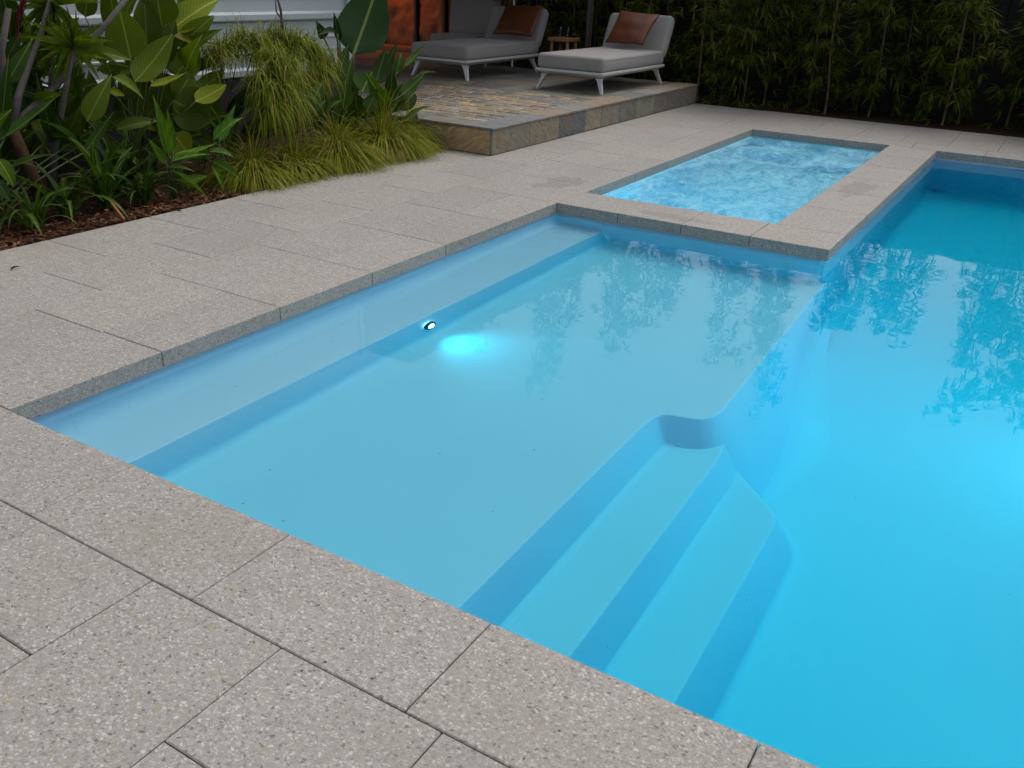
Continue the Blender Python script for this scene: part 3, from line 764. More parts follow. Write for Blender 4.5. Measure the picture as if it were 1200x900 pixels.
# side table with two glasses
tx = aty(661, 45, 11.75)
tb = thing('side_table', 'small warm timber side table between the daybeds', 'table', (tx.x, 11.75, PZ+.003))
TT = aty(661, 44, 11.75).z-PZ
for k in range(3): box('top_slat', (-.19, -.19+.128*k, TT-.055), (.19, -.19+.128*k+.122, TT), M_TIMBER, tb, .006)
for sx in (-.14, .14):
    for sy in (-.14, .14): tube('leg', [(sx, sy, TT-.056), (sx*1.08, sy*1.08, 0)], [.026, .02], M_TIMBER, tb)
mg, ntg, bgl = new_mat('clear drinking glass'); bgl.inputs['Transmission Weight'].default_value = 1; bgl.inputs['Roughness'].default_value = .02; bgl.inputs['Base Color'].default_value = (.8, .92, .9, 1)
for k, (dx, dy) in enumerate(((-.06, -.03), (.05, .02))):
    pts = [(.030, .0), (.034, .15), (.031, .15), (.027, .012)]
    v = []; f = []
    for r, z in pts:
        for q in range(16): v.append((r*math.cos(q*math.pi/8), r*math.sin(q*math.pi/8), z))
    for i in range(3):
        for q in range(16): f.append((i*16+q, i*16+(q+1) % 16, i*16+16+(q+1) % 16, i*16+16+q))
    f.append(tuple(range(16))[::-1]); f.append(tuple(range(48, 64)))
    o = pobj('drinking_glass', v, f, mg, None, True); o.location = (tx.x+dx, 11.75+dy, PZ+TT+.004)
    tag(o, 'clear drinking glass standing on the timber side table', 'glass', 'glasses on the side table')
pp = thing('potted_sprig', 'small green leafy sprig in a pot on the timber side table', 'plant', (tx.x+.12, 11.85, PZ+TT+.004))
v, f = tube_data([(0, 0, 0), (0, 0, .07)], [.03, .04], 12); pobj('pot', v, f, M_DARK, pp, True)

# ------------------------------------------------------------------ leaves
def unit_leaf(kind, arch=.12, fold=.18, wave=.02, seed=0, n=10):
    v = []; f = []
    for i in range(n+1):
        t = i/n
        if kind == 'oval': w = .5*(math.sin(math.pi*min(1, t**.72)))**.75 if 0 < t < 1 else 0
        elif kind == 'lance': w = .5*(math.sin(math.pi*t**.62))**.9*(1-.25*t) if 0 < t < 1 else 0
        else: w = .5*min(1, 5*t+.35)*(1-t**3) if t < 1 else 0
        w = max(w, .012)
        z0 = 4*arch*t*(1-t)
        for u in (-1, -.55, 0, .55, 1):
            x = u*w; z = z0+fold*(abs(u)**1.2)*w+wave*mnoise.noise((u*2.1+seed, t*5, seed))*abs(u)
            v.append((x, t, z))
    for i in range(n):
        for k in range(4): a = i*5+k; f.append((a, a+1, a+6, a+5))
    me = bpy.data.meshes.new('leaf'); me.from_pydata(v, [], f); me.update()
    for p in me.polygons: p.use_smooth = True
    return me
def unit_strap(a0, a1, wid, seed=0, n=12):
    """arching strap leaf: leaves the crown at angle a0, ends at a1 (degrees); lies in the YZ plane, arc length 1."""
    v = []; f = []; y = z = 0
    for i in range(n+1):
        t = i/n; a = math.radians(a0+(a1-a0)*t**1.3)
        w = wid/2*min(1, .55+3*t)*(1-t**4)+.001
        tw = .25*math.sin(seed+t*2.5)
        for u in (-1, 0, 1):
            v.append((u*w*math.cos(tw), y, z+abs(u)*w*.35+u*w*math.sin(tw)))
        y += math.cos(a)/n; z += math.sin(a)/n
    for i in range(n):
        for k in range(2): q = i*3+k; f.append((q, q+1, q+4, q+3))
    me = bpy.data.meshes.new('leaf'); me.from_pydata(v, [], f); me.update()
    for p in me.polygons: p.use_smooth = True
    return me
M_BROAD = make_leaf_mat('broad ribbed leaf', (.045, .085, .005), (.11, .145, .008), 15)
M_CANNA = make_leaf_mat('canna leaf', (.018, .050, .007), (.045, .088, .011), 26, .38)
M_LIME = make_leaf_mat('bright lance leaf', (.034, .095, .005), (.075, .15, .010), 4, .4)
M_STRAP = make_leaf_mat('strap leaf', (.014, .042, .005), (.038, .080, .008), 3, .4, .002)
M_SPIKE = make_leaf_mat('spiky leaf', (.045, .082, .008), (.11, .145, .012), 3, .42)
M_BANANA = make_leaf_mat('banana leaf', (.010, .034, .008), (.020, .050, .012), 34, .35)
LM = {}
for m_, nm in ((M_BROAD, 'b'), (M_CANNA, 'c'), (M_LIME, 'l'), (M_BANANA, 'n')):
    for s_ in range(3):
        for kd in ('oval', 'lance'):
            me = unit_leaf(kd, (.10, -.08, .16)[s_], (.25, .18, .32)[s_], .05 if nm != 'l' else .03, s_*3.7+(1 if kd == 'oval' else 2)); me.materials.append(m_); LM[nm, kd, s_] = me
SM = {}
for m_, nm in ((M_STRAP, 's'), (M_SPIKE, 'k'), (M_LIME, 'l')):
    for s_, (a0, a1) in enumerate(((78, -35), (70, -70), (62, 5), (82, 30), (50, -60))):
        me = unit_strap(a0, a1, .07 if nm != 'k' else .075, s_*1.9); me.materials.append(m_); SM[nm, s_] = me
def leaf_between(par, me, B, T, W, nrm, col=(1, 1, 1)):
    B = V(B); T = V(T); y = T-B; l = y.length; y.normalize()
    z = (nrm-y*nrm.dot(y)).normalized(); x = y.cross(z)
    o = mesh_obj('leaf', me, None, par)
    m = Matrix(((x.x*W, y.x*l, z.x*l*.6, B.x), (x.y*W, y.y*l, z.y*l*.6, B.y), (x.z*W, y.z*l, z.z*l*.6, B.z), (0, 0, 0, 1)))
    o.matrix_local = par.matrix_basis.inverted() @ m if par else m
    o.color = (*col, 1); return o
def px_plant(name, label, cat, root, leaves, code, stem_mat, group=None, stem_r=.012, rs=1):
    """leaves: (bx,by,tx,ty,width_px,X,dX,kind,col,up) pixel hints at a stated depth X."""
    t = thing(name, label, cat, root, 0, group); t.matrix_basis = Matrix.Translation(V(root))
    rr = random.Random(rs)
    for k, (bx, by, tx_, ty, w, X, dX, kind, col, up) in enumerate(leaves):
        B = atx(bx, by, X); T = atx(tx_, ty, X+dX)
        mid = (B+T)/2; view = (CAM-mid).normalized()
        nrm = (view*(1-up)+V((0, 0, 1))*up+V((rr.uniform(-.25, .25), rr.uniform(-.25, .25), 0))).normalized()
        W = w*(mid-CAM).dot(FW)/FPX
        leaf_between(t, LM[code, kind, rr.randrange(3)], B, T, W, nrm, col)
        # leaf stalk down into the clump
        R_ = V(root)+V((rr.uniform(-.07, .07), rr.uniform(-.12, .12), 0)); q = B-V(root)
        pts = []
        for i in range(7):
            s_ = i/6; a = R_.lerp(B, s_); a.z = R_.z+(B.z-R_.z)*s_**.8; a.x = R_.x+(B.x-R_.x)*s_**1.5; a.y = R_.y+(B.y-R_.y)*s_**1.5
            pts.append(a-V(root))
        tube('stalk', pts, [stem_r*(1-.55*i/6) for i in range(7)], stem_mat, t, 6)
    return t
M_STALK = plain('green stalk', (.045, .07, .018), .5, 0, .3, 20)
PL = {}
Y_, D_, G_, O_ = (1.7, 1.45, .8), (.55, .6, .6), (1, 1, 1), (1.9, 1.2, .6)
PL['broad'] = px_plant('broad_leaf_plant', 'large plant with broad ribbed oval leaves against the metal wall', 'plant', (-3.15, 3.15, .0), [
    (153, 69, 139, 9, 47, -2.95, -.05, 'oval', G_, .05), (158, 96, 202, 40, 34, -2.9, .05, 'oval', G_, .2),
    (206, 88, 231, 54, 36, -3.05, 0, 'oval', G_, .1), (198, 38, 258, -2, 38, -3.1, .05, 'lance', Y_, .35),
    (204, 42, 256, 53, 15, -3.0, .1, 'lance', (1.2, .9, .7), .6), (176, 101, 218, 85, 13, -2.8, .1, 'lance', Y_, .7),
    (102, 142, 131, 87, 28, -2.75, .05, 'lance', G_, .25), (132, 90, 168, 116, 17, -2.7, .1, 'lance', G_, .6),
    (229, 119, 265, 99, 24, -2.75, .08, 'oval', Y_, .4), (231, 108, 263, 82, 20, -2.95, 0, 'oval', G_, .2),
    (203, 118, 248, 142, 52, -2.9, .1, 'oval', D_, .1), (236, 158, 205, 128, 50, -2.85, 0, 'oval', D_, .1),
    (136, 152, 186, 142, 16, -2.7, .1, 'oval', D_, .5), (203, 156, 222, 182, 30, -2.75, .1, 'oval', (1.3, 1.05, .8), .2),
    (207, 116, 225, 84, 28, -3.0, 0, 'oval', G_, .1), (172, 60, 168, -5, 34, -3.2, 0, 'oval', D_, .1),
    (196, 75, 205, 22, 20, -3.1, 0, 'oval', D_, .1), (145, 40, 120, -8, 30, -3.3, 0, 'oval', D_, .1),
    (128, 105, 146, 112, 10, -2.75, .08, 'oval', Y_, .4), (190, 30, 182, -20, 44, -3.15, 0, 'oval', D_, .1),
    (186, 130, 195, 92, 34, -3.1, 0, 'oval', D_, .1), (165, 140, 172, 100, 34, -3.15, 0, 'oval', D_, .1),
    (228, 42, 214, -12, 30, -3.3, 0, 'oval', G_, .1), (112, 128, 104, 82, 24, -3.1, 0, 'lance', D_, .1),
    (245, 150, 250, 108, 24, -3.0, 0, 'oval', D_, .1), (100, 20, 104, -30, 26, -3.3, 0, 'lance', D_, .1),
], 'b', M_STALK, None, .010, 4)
PL['cannaL'] = px_plant('canna_plant', 'lance leaved green canna beside the grey frangipani branches', 'plant', (-2.75, 1.55, 0), [
    (8, 98, 38, 46, 20, -2.75, .05, 'lance', G_, .2), (0, 160, 10, 66, 22, -2.7, .05, 'lance', D_, .1), (-8, 168, 72, 107, 17, -2.65, .1, 'lance', G_, .6),
    (12, 198, 62, 181, 9, -2.6, .1, 'lance', G_, .6), (-3, 186, 16, 219, 18, -2.5, .06, 'oval', Y_, .3), (-8, 150, 14, 128, 14, -2.6, .1, 'lance', Y_, .4),
    (92, 172, 45, 140, 12, -2.85, .1, 'lance', G_, .4), (60, 160, 42, 85, 20, -3.0, .0, 'lance', D_, .1), (-6, 210, 12, 236, 14, -2.45, .06, 'oval', D_, .4),
    (100, 178, 134, 130, 13, -2.75, .05, 'lance', G_, .25), (84, 168, 62, 128, 18, -2.95, 0, 'lance', D_, .1), (20, 140, 22, 90, 20, -3.0, 0, 'lance', D_, .1),
], 'c', M_STALK, 'canna plants in the garden bed', .011, 8)
px_plant('lance_leaf_plant', 'young plant with bright green upright lance leaves at the bed edge', 'plant', (-2.5, 2.93, 0), [
    (198, 182, 179, 111, 15, -2.5, -.02, 'lance', G_, .1), (203, 176, 196, 128, 12, -2.52, -.05, 'lance', G_, .1), (203, 184, 255, 167, 13, -2.48, .12, 'lance', (1.3, 1.25, 1), .6),
    (201, 189, 245, 181, 11, -2.47, .15, 'lance', (1.2, 1.2, 1), .6), (196, 192, 174, 162, 13, -2.5, .04, 'lance', G_, .3), (197, 196, 228, 201, 9, -2.47, .15, 'lance', G_, .6),
    (200, 200, 246, 236, 7, -2.42, .16, 'lance', (1.3, 1.2, .9), .6), (195, 190, 166, 172, 12, -2.55, 0, 'lance', D_, .3), (214, 212, 243, 206, 11, -2.42, .1, 'oval', G_, .5),
    (204, 210, 245, 233, 5, -2.4, .12, 'lance', (1.4, 1.2, .8), .6), (222, 222, 200, 214, 10, -2.45, .0, 'oval', D_, .5)], 'l', M_STALK, None, .008, 5)
px_plant('lance_leaf_plant', 'young plant with bluish green drooping lance leaves beside the tall grass', 'plant', (-2.5, 3.45, 0), [
    (257, 166, 276, 122, 13, -2.5, -.05, 'lance', (.7, .85, 1.3), .15), (250, 164, 284, 138, 14, -2.48, .05, 'lance', (.9, 1, 1.1), .3), (246, 178, 274, 184, 15, -2.45, .15, 'lance', (.8, .9, 1.1), .6),
    (247, 188, 287, 214, 9, -2.42, .18, 'lance', (.8, .9, 1.1), .6), (249, 194, 263, 226, 8, -2.4, .14, 'lance', (1.2, 1.1, .8), .5), (254, 160, 270, 140, 12, -2.55, 0, 'lance', D_, .2),
    (243, 185, 232, 168, 11, -2.5, 0, 'lance', D_, .3)], 'l', M_STALK, None, .008, 6)
PL['banana'] = px_plant('banana_plant', 'young banana plant with one huge torn upright leaf by the patio', 'plant', (-3.1, 5.75, 0), [
    (414, 64, 448, -34, 66, -3.05, -.05, 'lance', G_, .05), (398, 48, 391, 14, 10, -3.1, 0, 'lance', D_, .1), (380, 45, 370, 24, 14, -3.1, 0, 'lance', D_, .1), (395, 40, 372, 42, 12, -3.0, .05, 'lance', D_, .3),
    ], 'n', M_STALK, None, .02, 3)
PL['cannaR'] = px_plant('canna_plant', 'dense dark green canna clump at the corner of the slate patio', 'plant', (-2.75, 5.5, 0), [
    (362, 128, 378, 97, 16, -2.6, 0, 'oval', (.8, .95, 1.3), .2), (366, 140, 381, 118, 17, -2.5, .05, 'oval', (.8, .95, 1.4), .4), (399, 80, 408, 52, 15, -2.8, 0, 'lance', G_, .1),
    (401, 112, 413, 66, 17, -2.7, 0, 'lance', G_, .1), (402, 126, 405, 94, 20, -2.6, 0, 'oval', G_, .1), (424, 108, 436, 84, 34, -2.55, 0, 'oval', (1.1, 1.1, 1), .1),
    (440, 98, 453, 57, 24, -2.65, 0, 'lance', D_, .1), (452, 120, 428, 84, 22, -2.55, .05, 'lance', G_, .2), (470, 112, 497, 86, 19, -2.55, .1, 'lance', G_, .3),
    (463, 90, 470, 62, 14, -2.7, 0, 'lance', G_, .1), (474, 78, 500, 50, 9, -2.65, .05, 'lance', (1.2, 1.2, 1), .3), (458, 110, 460, 80, 16, -2.65, 0, 'lance', D_, .1),
    (476, 140, 508, 124, 9, -2.45, .1, 'lance', (1.1, 1.2, 1), .6), (470, 130, 486, 108, 20, -2.6, 0, 'oval', D_, .2), (473, 155, 488, 132, 18, -2.5, 0, 'oval', D_, .2),
    (460, 132, 468, 106, 20, -2.6, 0, 'oval', D_, .1), (386, 140, 402, 112, 26, -2.75, 0, 'oval', D_, .1), (420, 138, 415, 108, 26, -2.7, 0, 'oval', D_, .1),
    (446, 140, 446, 108, 26, -2.65, 0, 'oval', D_, .1), (470, 160, 488, 172, 8, -2.4, .08, 'oval', G_, .6), (465, 170, 478, 180, 12, -2.38, .04, 'oval', D_, .5),
    (490, 88, 512, 85, 6, -2.55, .1, 'lance', G_, .6), (384, 128, 400, 118, 8, -2.4, .05, 'lance', G_, .6), (350, 60, 362, 38, 12, -3.1, 0, 'lance', D_, .1),
    (448, 90, 466, 48, 12, -2.8, 0, 'lance', D_, .1), (430, 130, 440, 108, 20, -2.5, 0, 'lance', G_, .2)], 'c', M_STALK, 'canna plants in the garden bed', .010, 9)
def fill_leaves(t, n, code, xr, yr, zr, size, rs, cols):
    q = random.Random(rs)
    for k in range(n):
        B = V((q.uniform(*xr), q.uniform(*yr), q.uniform(*zr))); l = size*q.uniform(.7, 1.25)
        a = q.uniform(-.9, .9); d = V((q.uniform(.1, .8), math.sin(a)*.7, q.uniform(-.25, 1.0))).normalized()
        nr_ = V((q.uniform(.2, 1), q.uniform(-.9, .2), q.uniform(.1, 1))).normalized()
        leaf_between(t, LM[code, q.choice(('oval', 'lance')), q.randrange(3)], B, B+d*l, l*q.uniform(.3, .48), nr_, q.choice(cols))
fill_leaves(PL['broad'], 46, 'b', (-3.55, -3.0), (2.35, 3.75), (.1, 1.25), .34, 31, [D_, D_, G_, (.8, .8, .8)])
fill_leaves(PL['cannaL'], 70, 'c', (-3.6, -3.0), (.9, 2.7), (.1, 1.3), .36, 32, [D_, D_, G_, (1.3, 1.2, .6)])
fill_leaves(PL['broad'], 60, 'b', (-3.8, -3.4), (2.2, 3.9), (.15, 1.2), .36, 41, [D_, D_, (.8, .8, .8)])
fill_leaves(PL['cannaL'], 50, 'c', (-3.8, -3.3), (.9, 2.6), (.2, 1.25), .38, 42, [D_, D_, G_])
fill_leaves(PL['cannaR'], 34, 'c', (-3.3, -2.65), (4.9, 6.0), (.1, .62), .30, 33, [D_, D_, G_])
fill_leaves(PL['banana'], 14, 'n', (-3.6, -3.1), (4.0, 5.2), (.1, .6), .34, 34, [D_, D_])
# spiky rosettes on bare stems
def rosette(center, r, n, root, label):
    t = thing('cordyline', label, 'plant', root, 0, 'spiky cordylines in the garden bed'); t.matrix_basis = Matrix.Translation(V(root))
    rr = random.Random(n); c = V(center)-V(root)
    tube('stem', [(0, 0, 0), (c.x*.2, c.y*.3, c.z*.35), (c.x*.6, c.y*.7, c.z*.7), tuple(c)], [.03, .026, .022, .02], M_TRUNK, t, 8)
    for k in range(n):
        a = k*2.39996; el = math.radians(rr.uniform(-65, 75)); l = r*rr.uniform(.75, 1.15)
        d = V((math.cos(a)*math.cos(el), math.sin(a)*math.cos(el), math.sin(el)))
        me = SMK[rr.randrange(3)]
        sg = V((0, 0, 1)) if abs(d.z) < .9 else V((1, 0, 0))
        o = leaf_between(t, me, c+V(root), c+V(root)+d*l-V((0, 0, .05*l)), l*.07, sg, rr.choice([(1, 1, 1), (.7, .8, .8), (1.3, 1.25, .9)]))
    return t
SMK = []
for s_ in range(3):
    me = unit_leaf('lance', (.04, .07, .02)[s_], .5, .01, s_, 8); me.materials.append(M_SPIKE); SMK.append(me)
c1 = atx(85, 57, -2.85); (rosette(c1, .31, 46, (-3.05, 2.2, 0), 'spiky green cordyline rosette on a bare leaning stem'))
c2 = atx(62, 8, -3.15); (rosette(c2, .34, 42, (-3.2, 2.3, 0), 'taller spiky cordyline rosette half hidden behind the other'))
# red tufts hanging at the left
M_RED = make_leaf_mat('dark red leaf', (.05, .006, .010), (.10, .012, .02), 2, .45)
# frangipani: bare grey branches
fr = thing('frangipani', 'leaning frangipani with bare grey branches and brown foot', 'tree', (0, 0, 0))
def pth(*p): return [atx(a, b, x) for a, b, x in p]
tube('trunk', pth((52, 243, -2.75), (42, 215, -2.8), (26, 180, -2.85), (14, 150, -2.9)), [.055, .05, .045, .042], M_BROWN, fr, 10)
tube('branch', pth((14, 150, -2.9), (22, 110, -2.95), (36, 70, -3.0), (48, 40, -3.05), (62, -10, -3.1)), [.034, .026, .022, .02, .018], M_TRUNK, fr, 8)
tube('branch', pth((14, 150, -2.9), (40, 125, -2.95), (68, 98, -3.0), (92, 64, -3.0), (118, 36, -2.95), (152, -6, -2.9)), [.036, .028, .026, .024, .021, .018], M_TRUNK, fr, 8)
tube('branch', pth((14, 150, -2.9), (6, 110, -2.9), (2, 60, -2.9), (10, 10, -2.9)), [.03, .026, .022, .02], M_TRUNK, fr, 8)
for k, (a, b, c_, d_) in enumerate(((30, -8, 20, 40), (27, 0, 16, 62), (33, -5, 25, 30), (24, 5, 22, 48))):
    me = LM['c', 'lance', k % 3].copy(); me.materials.clear(); me.materials.append(M_RED)
    leaf_between(fr, me, atx(a, b, -2.8), atx(c_, d_, -2.78), .028, V((.6, -.6, .3)))
tube_ = thing('bare_stem', 'thin bare brown stem rising behind the grass by the wall', 'plant', (0, 0, 0))
tube('stem', pth((336, 60, -3.1), (331, 34, -3.1), (329, 12, -3.1), (324, -6, -3.1)), [.014, .013, .012, .01], M_TRUNK, tube_, 8)
tube('twig', pth((331, 24, -3.1), (324, 14, -3.08), (322, -4, -3.08)), [.008, .007, .006], M_TRUNK, tube_, 6)
tube('stem_foot', pth((336, 60, -3.1), (340, 120, -3.08), (342, 190, -3.05)), [.014, .016, .018], M_TRUNK, tube_, 8)

# strap-leaved clumps
def strap_clump(root, n, ln, label, group, rs, code='s'):
    t = thing('strap_lily', label, 'plant', root, 0, group)
    rr = random.Random(rs)
    for k in range(n):
        o = mesh_obj('leaf', SM[code, rr.randrange(5)], None, t)
        s_ = ln*rr.uniform(.6, 1.15); o.scale = (s_*rr.uniform(.8, 1.2), s_, s_)
        o.rotation_euler = (rr.uniform(-.1, .15), rr.uniform(-.15, .15), k*2.4+rr.uniform(-.4, .4)); o.location = (rr.uniform(-.05, .05), rr.uniform(-.05, .05), 0)
        c_ = rr.uniform(.7, 1.35); o.color = (c_*rr.uniform(.9, 1.15), c_, c_, 1)
    return t
g = 'strap leaved lilies along the bed edge'
strap_clump((-2.50, 1.72, 0), 20, .48, 'strap leaved lily at the foot of the frangipani trunk', g, 1)
strap_clump((-2.62, 2.38, 0), 30, .62, 'large arching strap lily between the frangipani and the lance leaf plant', g, 2)
strap_clump((-2.52, 2.62, 0), 24, .46, 'low strap lily spreading over mulch beside the lance leaf plant', g, 3)
strap_clump((-2.62, 2.05, 0), 18, .60, 'thin tall strap lily close behind the frangipani trunk', g, 4)
strap_clump((-2.50, 1.35, 0), 18, .45, 'small strap lily at the near end of the bed', g, 5)
strap_clump((-2.75, 3.75, 0), 16, .7, 'dark upright strap lily beneath the tall grass', g, 6)
strap_clump((-2.9, 2.75, 0), 22, .7, 'shaded strap lily under the broad ribbed leaves', g, 7)
strap_clump((-2.8, 0.9, 0), 22, .6, 'arching strap lily alone beyond the frangipani foot', g, 8)

# grasses
def grass(name, label, root, mat, blades, stems=(), group=None):
    t = thing(name, label, 'grass', root, 0, group)
    v = []; f = []
    for (p, d, l, w, dr) in blades:
        p = V(p); d = V(d).normalized(); side = d.cross(V((0, 0, 1)))
        if side.length < .05: side = V((1, 0, 0))
        side.normalize(); b = len(v); n = 6
        for i in range(n+1):
            s_ = i/n; ww = w*(1-s_**2.2)+.0004
            v += [p-side*ww, p+side*ww]
            d = (d+V((0, 0, -dr/n))).normalized(); p = p+d*(l/n)
        for i in range(n): f.append((b+2*i, b+2*i+1, b+2*i+3, b+2*i+2))
    pobj('blades', v, f, mat, t)
    for s_ in stems: tube('stem', s_, [.006, .005, .004], M_BROWN, t, 5)
    return t
M_GRASS = make_blade_mat('weeping grass', (.085, .13, .010), (.19, .225, .018), (.34, .22, .08), .1)
M_GRASS2 = make_blade_mat('low grass tussock', (.10, .145, .010), (.22, .245, .018), (.36, .235, .09), .14)
rr = random.Random(21)
def tussock_blades(n, h, spread, w=.0032):
    out = []
    for k in range(n):
        a = rr.uniform(0, 6.283); r = rr.random()**.6
        el = math.radians(88-30*r+rr.gauss(0, 6)); l = h*rr.uniform(.6, 1.2)
        out.append(((math.cos(a)*r*spread*.35, math.sin(a)*r*spread*.35, 0), (math.cos(a)*math.cos(el), math.sin(a)*math.cos(el), math.sin(el)), l, w*rr.uniform(.7, 1.3), rr.uniform(2.2, 4.6)))
    return out
gg = 'low weeping grass tussocks along the bed edge'
for k, (px_, py_, X, h, n, lab) in enumerate(((302, 214, -2.45, .50, 1400, 'low weeping grass tussock below the tall weeping grass'), (352, 206, -2.42, .46, 1300, 'straw tinged grass tussock in the middle of the grass edging'),
        (398, 194, -2.40, .58, 1700, 'bright yellow green grass tussock overhanging the paving'), (440, 180, -2.42, .66, 1700, 'tall yellow green tussock before the canna clump'), (462, 172, -2.42, .50, 900, 'grass tussock closest to the slate patio'))):
    p = atz(px_, py_, 0); grass('grass_tussock', lab, (X, p.y, -.01), M_GRASS2, tussock_blades(int(n*1.5), h*1.1, .36), (), gg)
def mop(root, tops, r, n, ln, label, dr=(2.2, 4.2)):
    bl = []; st = []
    R_ = V(root)
    for tp in tops:
        c = V(tp)-R_; st.append([(rr.uniform(-.08, .08), rr.uniform(-.08, .08), 0), (c.x*.6, c.y*.6, c.z*.55), tuple(c)])
        for k in range(n):
            a = rr.uniform(0, 6.283); el = math.radians(rr.uniform(-10, 85))
            o = V((rr.gauss(0, r), rr.gauss(0, r), rr.gauss(0, r*.8)))
            bl.append((c+o, (math.cos(a)*math.cos(el), math.sin(a)*math.cos(el), math.sin(el)), ln*rr.uniform(.6, 1.25), .0034*rr.uniform(.7, 1.3), rr.uniform(*dr)))
    return grass('weeping_grass', label, root, M_GRASS, bl, st, 'tall weeping grasses in the garden bed')
mop((-2.7, 4.05, 0), [atx(322, 72, -2.6), atx(338, 84, -2.62), atx(312, 96, -2.55), atx(330, 110, -2.5), atx(342, 118, -2.55), atx(318, 128, -2.48)], .05, 330, .34, 'tall weeping grass hanging like a curtain beside the canna clump')
mop((-3.05, 3.75, 0), [atx(262, 58, -3.0), atx(282, 48, -3.05), atx(300, 50, -3.0), atx(250, 66, -3.0)], .05, 260, .24, 'tufted tall grass on dark stems against the metal wall', (1.2, 3.4))
mop((-2.95, 4.7, 0), [atx(345, 52, -2.95), atx(365, 58, -2.9), atx(380, 70, -2.85), atx(374, 86, -2.8)], .05, 260, .30, 'weeping grass arching beneath the huge banana leaf')
mop((-3.1, 4.3, 0), [atx(318, 46, -3.1), atx(335, 44, -3.05), atx(305, 62, -3.05)], .05, 220, .24, 'short tufted grass rising behind the hanging grass curtain', (1.2, 3.4))
# fallen orange frond and a dry leaf
o = pobj('fallen_frond', *tube_data([atz(127, 233, .12), atz(136, 245, .06), atz(146, 258, .005)], [.006, .010, .008], 6), plain('orange dry frond', (.32, .12, .025), .6)); tag(o, 'dry orange frond stuck in the mulch at the bed edge', 'frond')
# dead leaves blown on the paving
M_DEAD = plain('dry brown leaf', (.06, .035, .018), .8, 0, .3, 60)
for k, (a, b, r_, lab) in enumerate(((12, 317, .3, 'thin dry leaf lying on the paving near the frangipani'), (213, 248, 2.2, 'curled brown leaf lying on the paving by the lance leaf plants'))):
    p = atz(a, b, .004); me = unit_leaf('lance', .12, .5, .02, k, 6); me.materials.append(M_DEAD)
    o = mesh_obj('dead_leaf', me); o.scale = (.012, .09, .05); o.location = p; o.rotation_euler = (0, 0, r_); tag(o, lab, 'leaf')

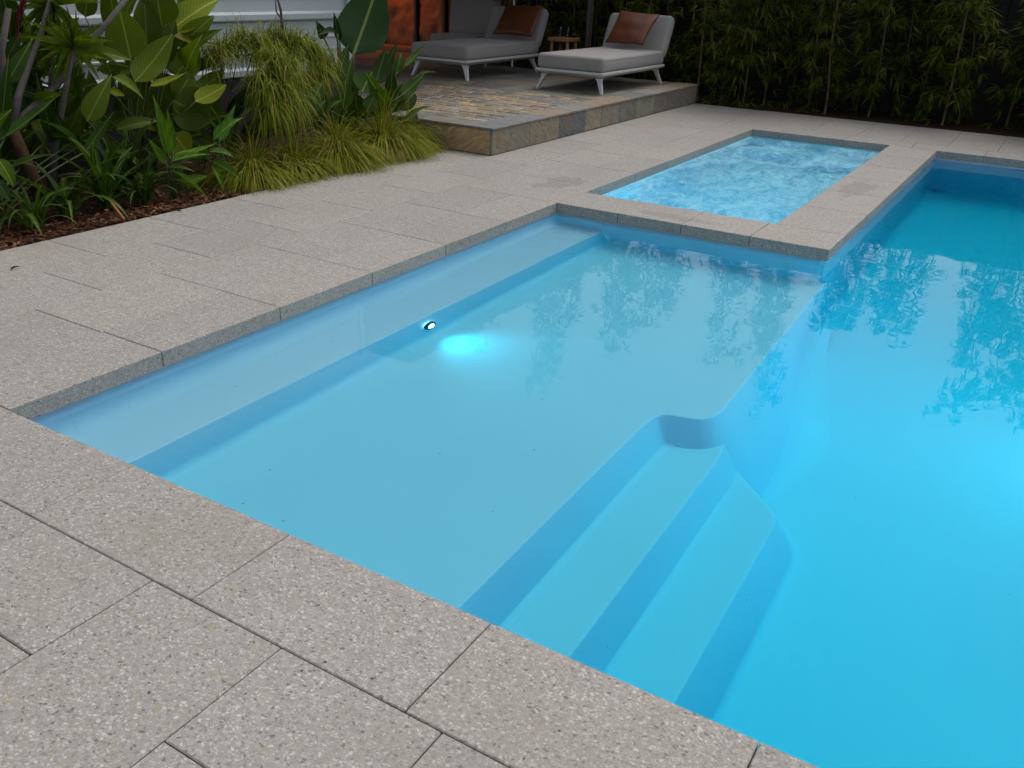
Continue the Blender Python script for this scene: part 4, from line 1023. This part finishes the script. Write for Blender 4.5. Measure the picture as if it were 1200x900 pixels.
# ------------------------------------------------------------------ bamboo screen
struct(pobj('bamboo_bed', [(-1.5, 12.0, -.03), (12, 12.0, -.03), (12, 13.45, -.01), (-5.7, 13.45, -.01), (-5.7, 12.06, -.03), (-1.5, 12.06, -.03)], [(0, 1, 2, 3, 4, 5)], M_SOIL))
M_BLEAF = make_blade_mat('bamboo leaf', (.040, .064, .006), (.088, .116, .010), (.20, .16, .035), .06)
M_CULM = plain('bamboo culm', (.045, .05, .012), .45, 0, .5, 6)
M_CULM2 = plain('weathered bamboo culm', (.12, .075, .03), .5, 0, .5, 6)
culms = []; fols = []
rr = random.Random(5)
for s_ in range(6):
    H_ = (3.3, 4.0, 3.6, 4.6, 3.0, 4.2)[s_]
    pts = []; rad = []
    lean = V((rr.uniform(-.35, .35), rr.uniform(-.25, .15), 0))
    nn = int(H_/.26)
    def cp(z): q = z/H_; return V((lean.x*q*q*1.6+.02*math.sin(z*3+s_), lean.y*q*q*1.6, z))
    for k in range(nn+1):
        z = H_*k/nn; r = .017*(1-.8*z/H_)+.003
        for dz, rm in ((-.012, 1), (0, 1.28), (.012, 1)):
            if 0 <= z+dz <= H_: pts.append(cp(z+dz)); rad.append(r*rm)
    v, f = tube_data(pts, rad, 7); me = bpy.data.meshes.new('culm'); me.from_pydata([tuple(q) for q in v], [], f); me.update()
    for p in me.polygons: p.use_smooth = True
    culms.append(me)
    v = []; f = []
    for k in range(nn+1):
        z = H_*k/nn
        nb = rr.choice((4, 5, 6)) if z > .3 else rr.choice((1, 2, 3))
        for b_ in range(nb):
            a = rr.uniform(0, 6.283); bl = rr.uniform(.12, .5)*(1 if z < H_*.75 else .7)
            o = cp(z); d = V((math.cos(a), math.sin(a), rr.uniform(-.1, .7))).normalized()
            for q in range(rr.choice((2, 3, 4))):
                e = o+d*bl*rr.uniform(.35, 1.05)+V((rr.gauss(0, .05), rr.gauss(0, .05), rr.gauss(0, .05)))
                a2 = a+rr.gauss(0, .7)
                for lf in range(rr.randint(5, 8)):
                    aa = a2+rr.uniform(-1.5, 1.5); el = rr.uniform(-1.1, .35); l = rr.uniform(.13, .24); w = l*.075
                    ld_ = V((math.cos(aa)*math.cos(el), math.sin(aa)*math.cos(el), math.sin(el))); sd_ = ld_.cross(V((rr.uniform(-.4, .4), rr.uniform(-.4, .4), 1))).normalized()
                    m_ = e+ld_*l*.35; t_ = e+ld_*l-V((0, 0, .025)); i0 = len(v)
                    v += [e, m_+sd_*w, t_, m_-sd_*w]; f.append((i0, i0+1, i0+2, i0+3))
    me = bpy.data.meshes.new('foliage'); me.from_pydata([tuple(q) for q in v], [], f); me.update(); me.materials.append(M_BLEAF); fols.append(me)
def bamboo(x, y, s_, rz, sc_, mat, label, group):
    t = thing('bamboo_plant', label, 'bamboo', (x, y, -.03), rz, group); t.scale = (1, 1, sc_)
    c_ = mesh_obj('culm', culms[s_], None, t)
    if not culms[s_].materials: culms[s_].materials.append(M_CULM)
    c_.material_slots[0].link = 'OBJECT'; c_.material_slots[0].material = mat
    mesh_obj('foliage', fols[s_], None, t)
rr = random.Random(9)
x = -5.4
while x < 8.5:
    tall = 1.25 if x < -2.2 else 1.0
    tan_ = rr.random() < .35
    place = 'behind the patio daybeds' if x < -2.6 else 'beside the slate patio corner' if x < -.6 else 'across the paving from the spa' if x < 1.9 else 'beyond the deep end of the pool'
    bamboo(x+rr.uniform(-.1, .1), rr.uniform(12.45, 13.2), rr.randrange(6), rr.uniform(0, 6.28), tall*rr.uniform(.75, 1.12), M_CULM2 if tan_ else M_CULM,
           ('leafy bamboo with tan weathered cane ' if tan_ else 'leafy bamboo with green cane ')+place, ('tan' if tan_ else 'green')+' canes '+place)
    x += rr.uniform(.2, .42)
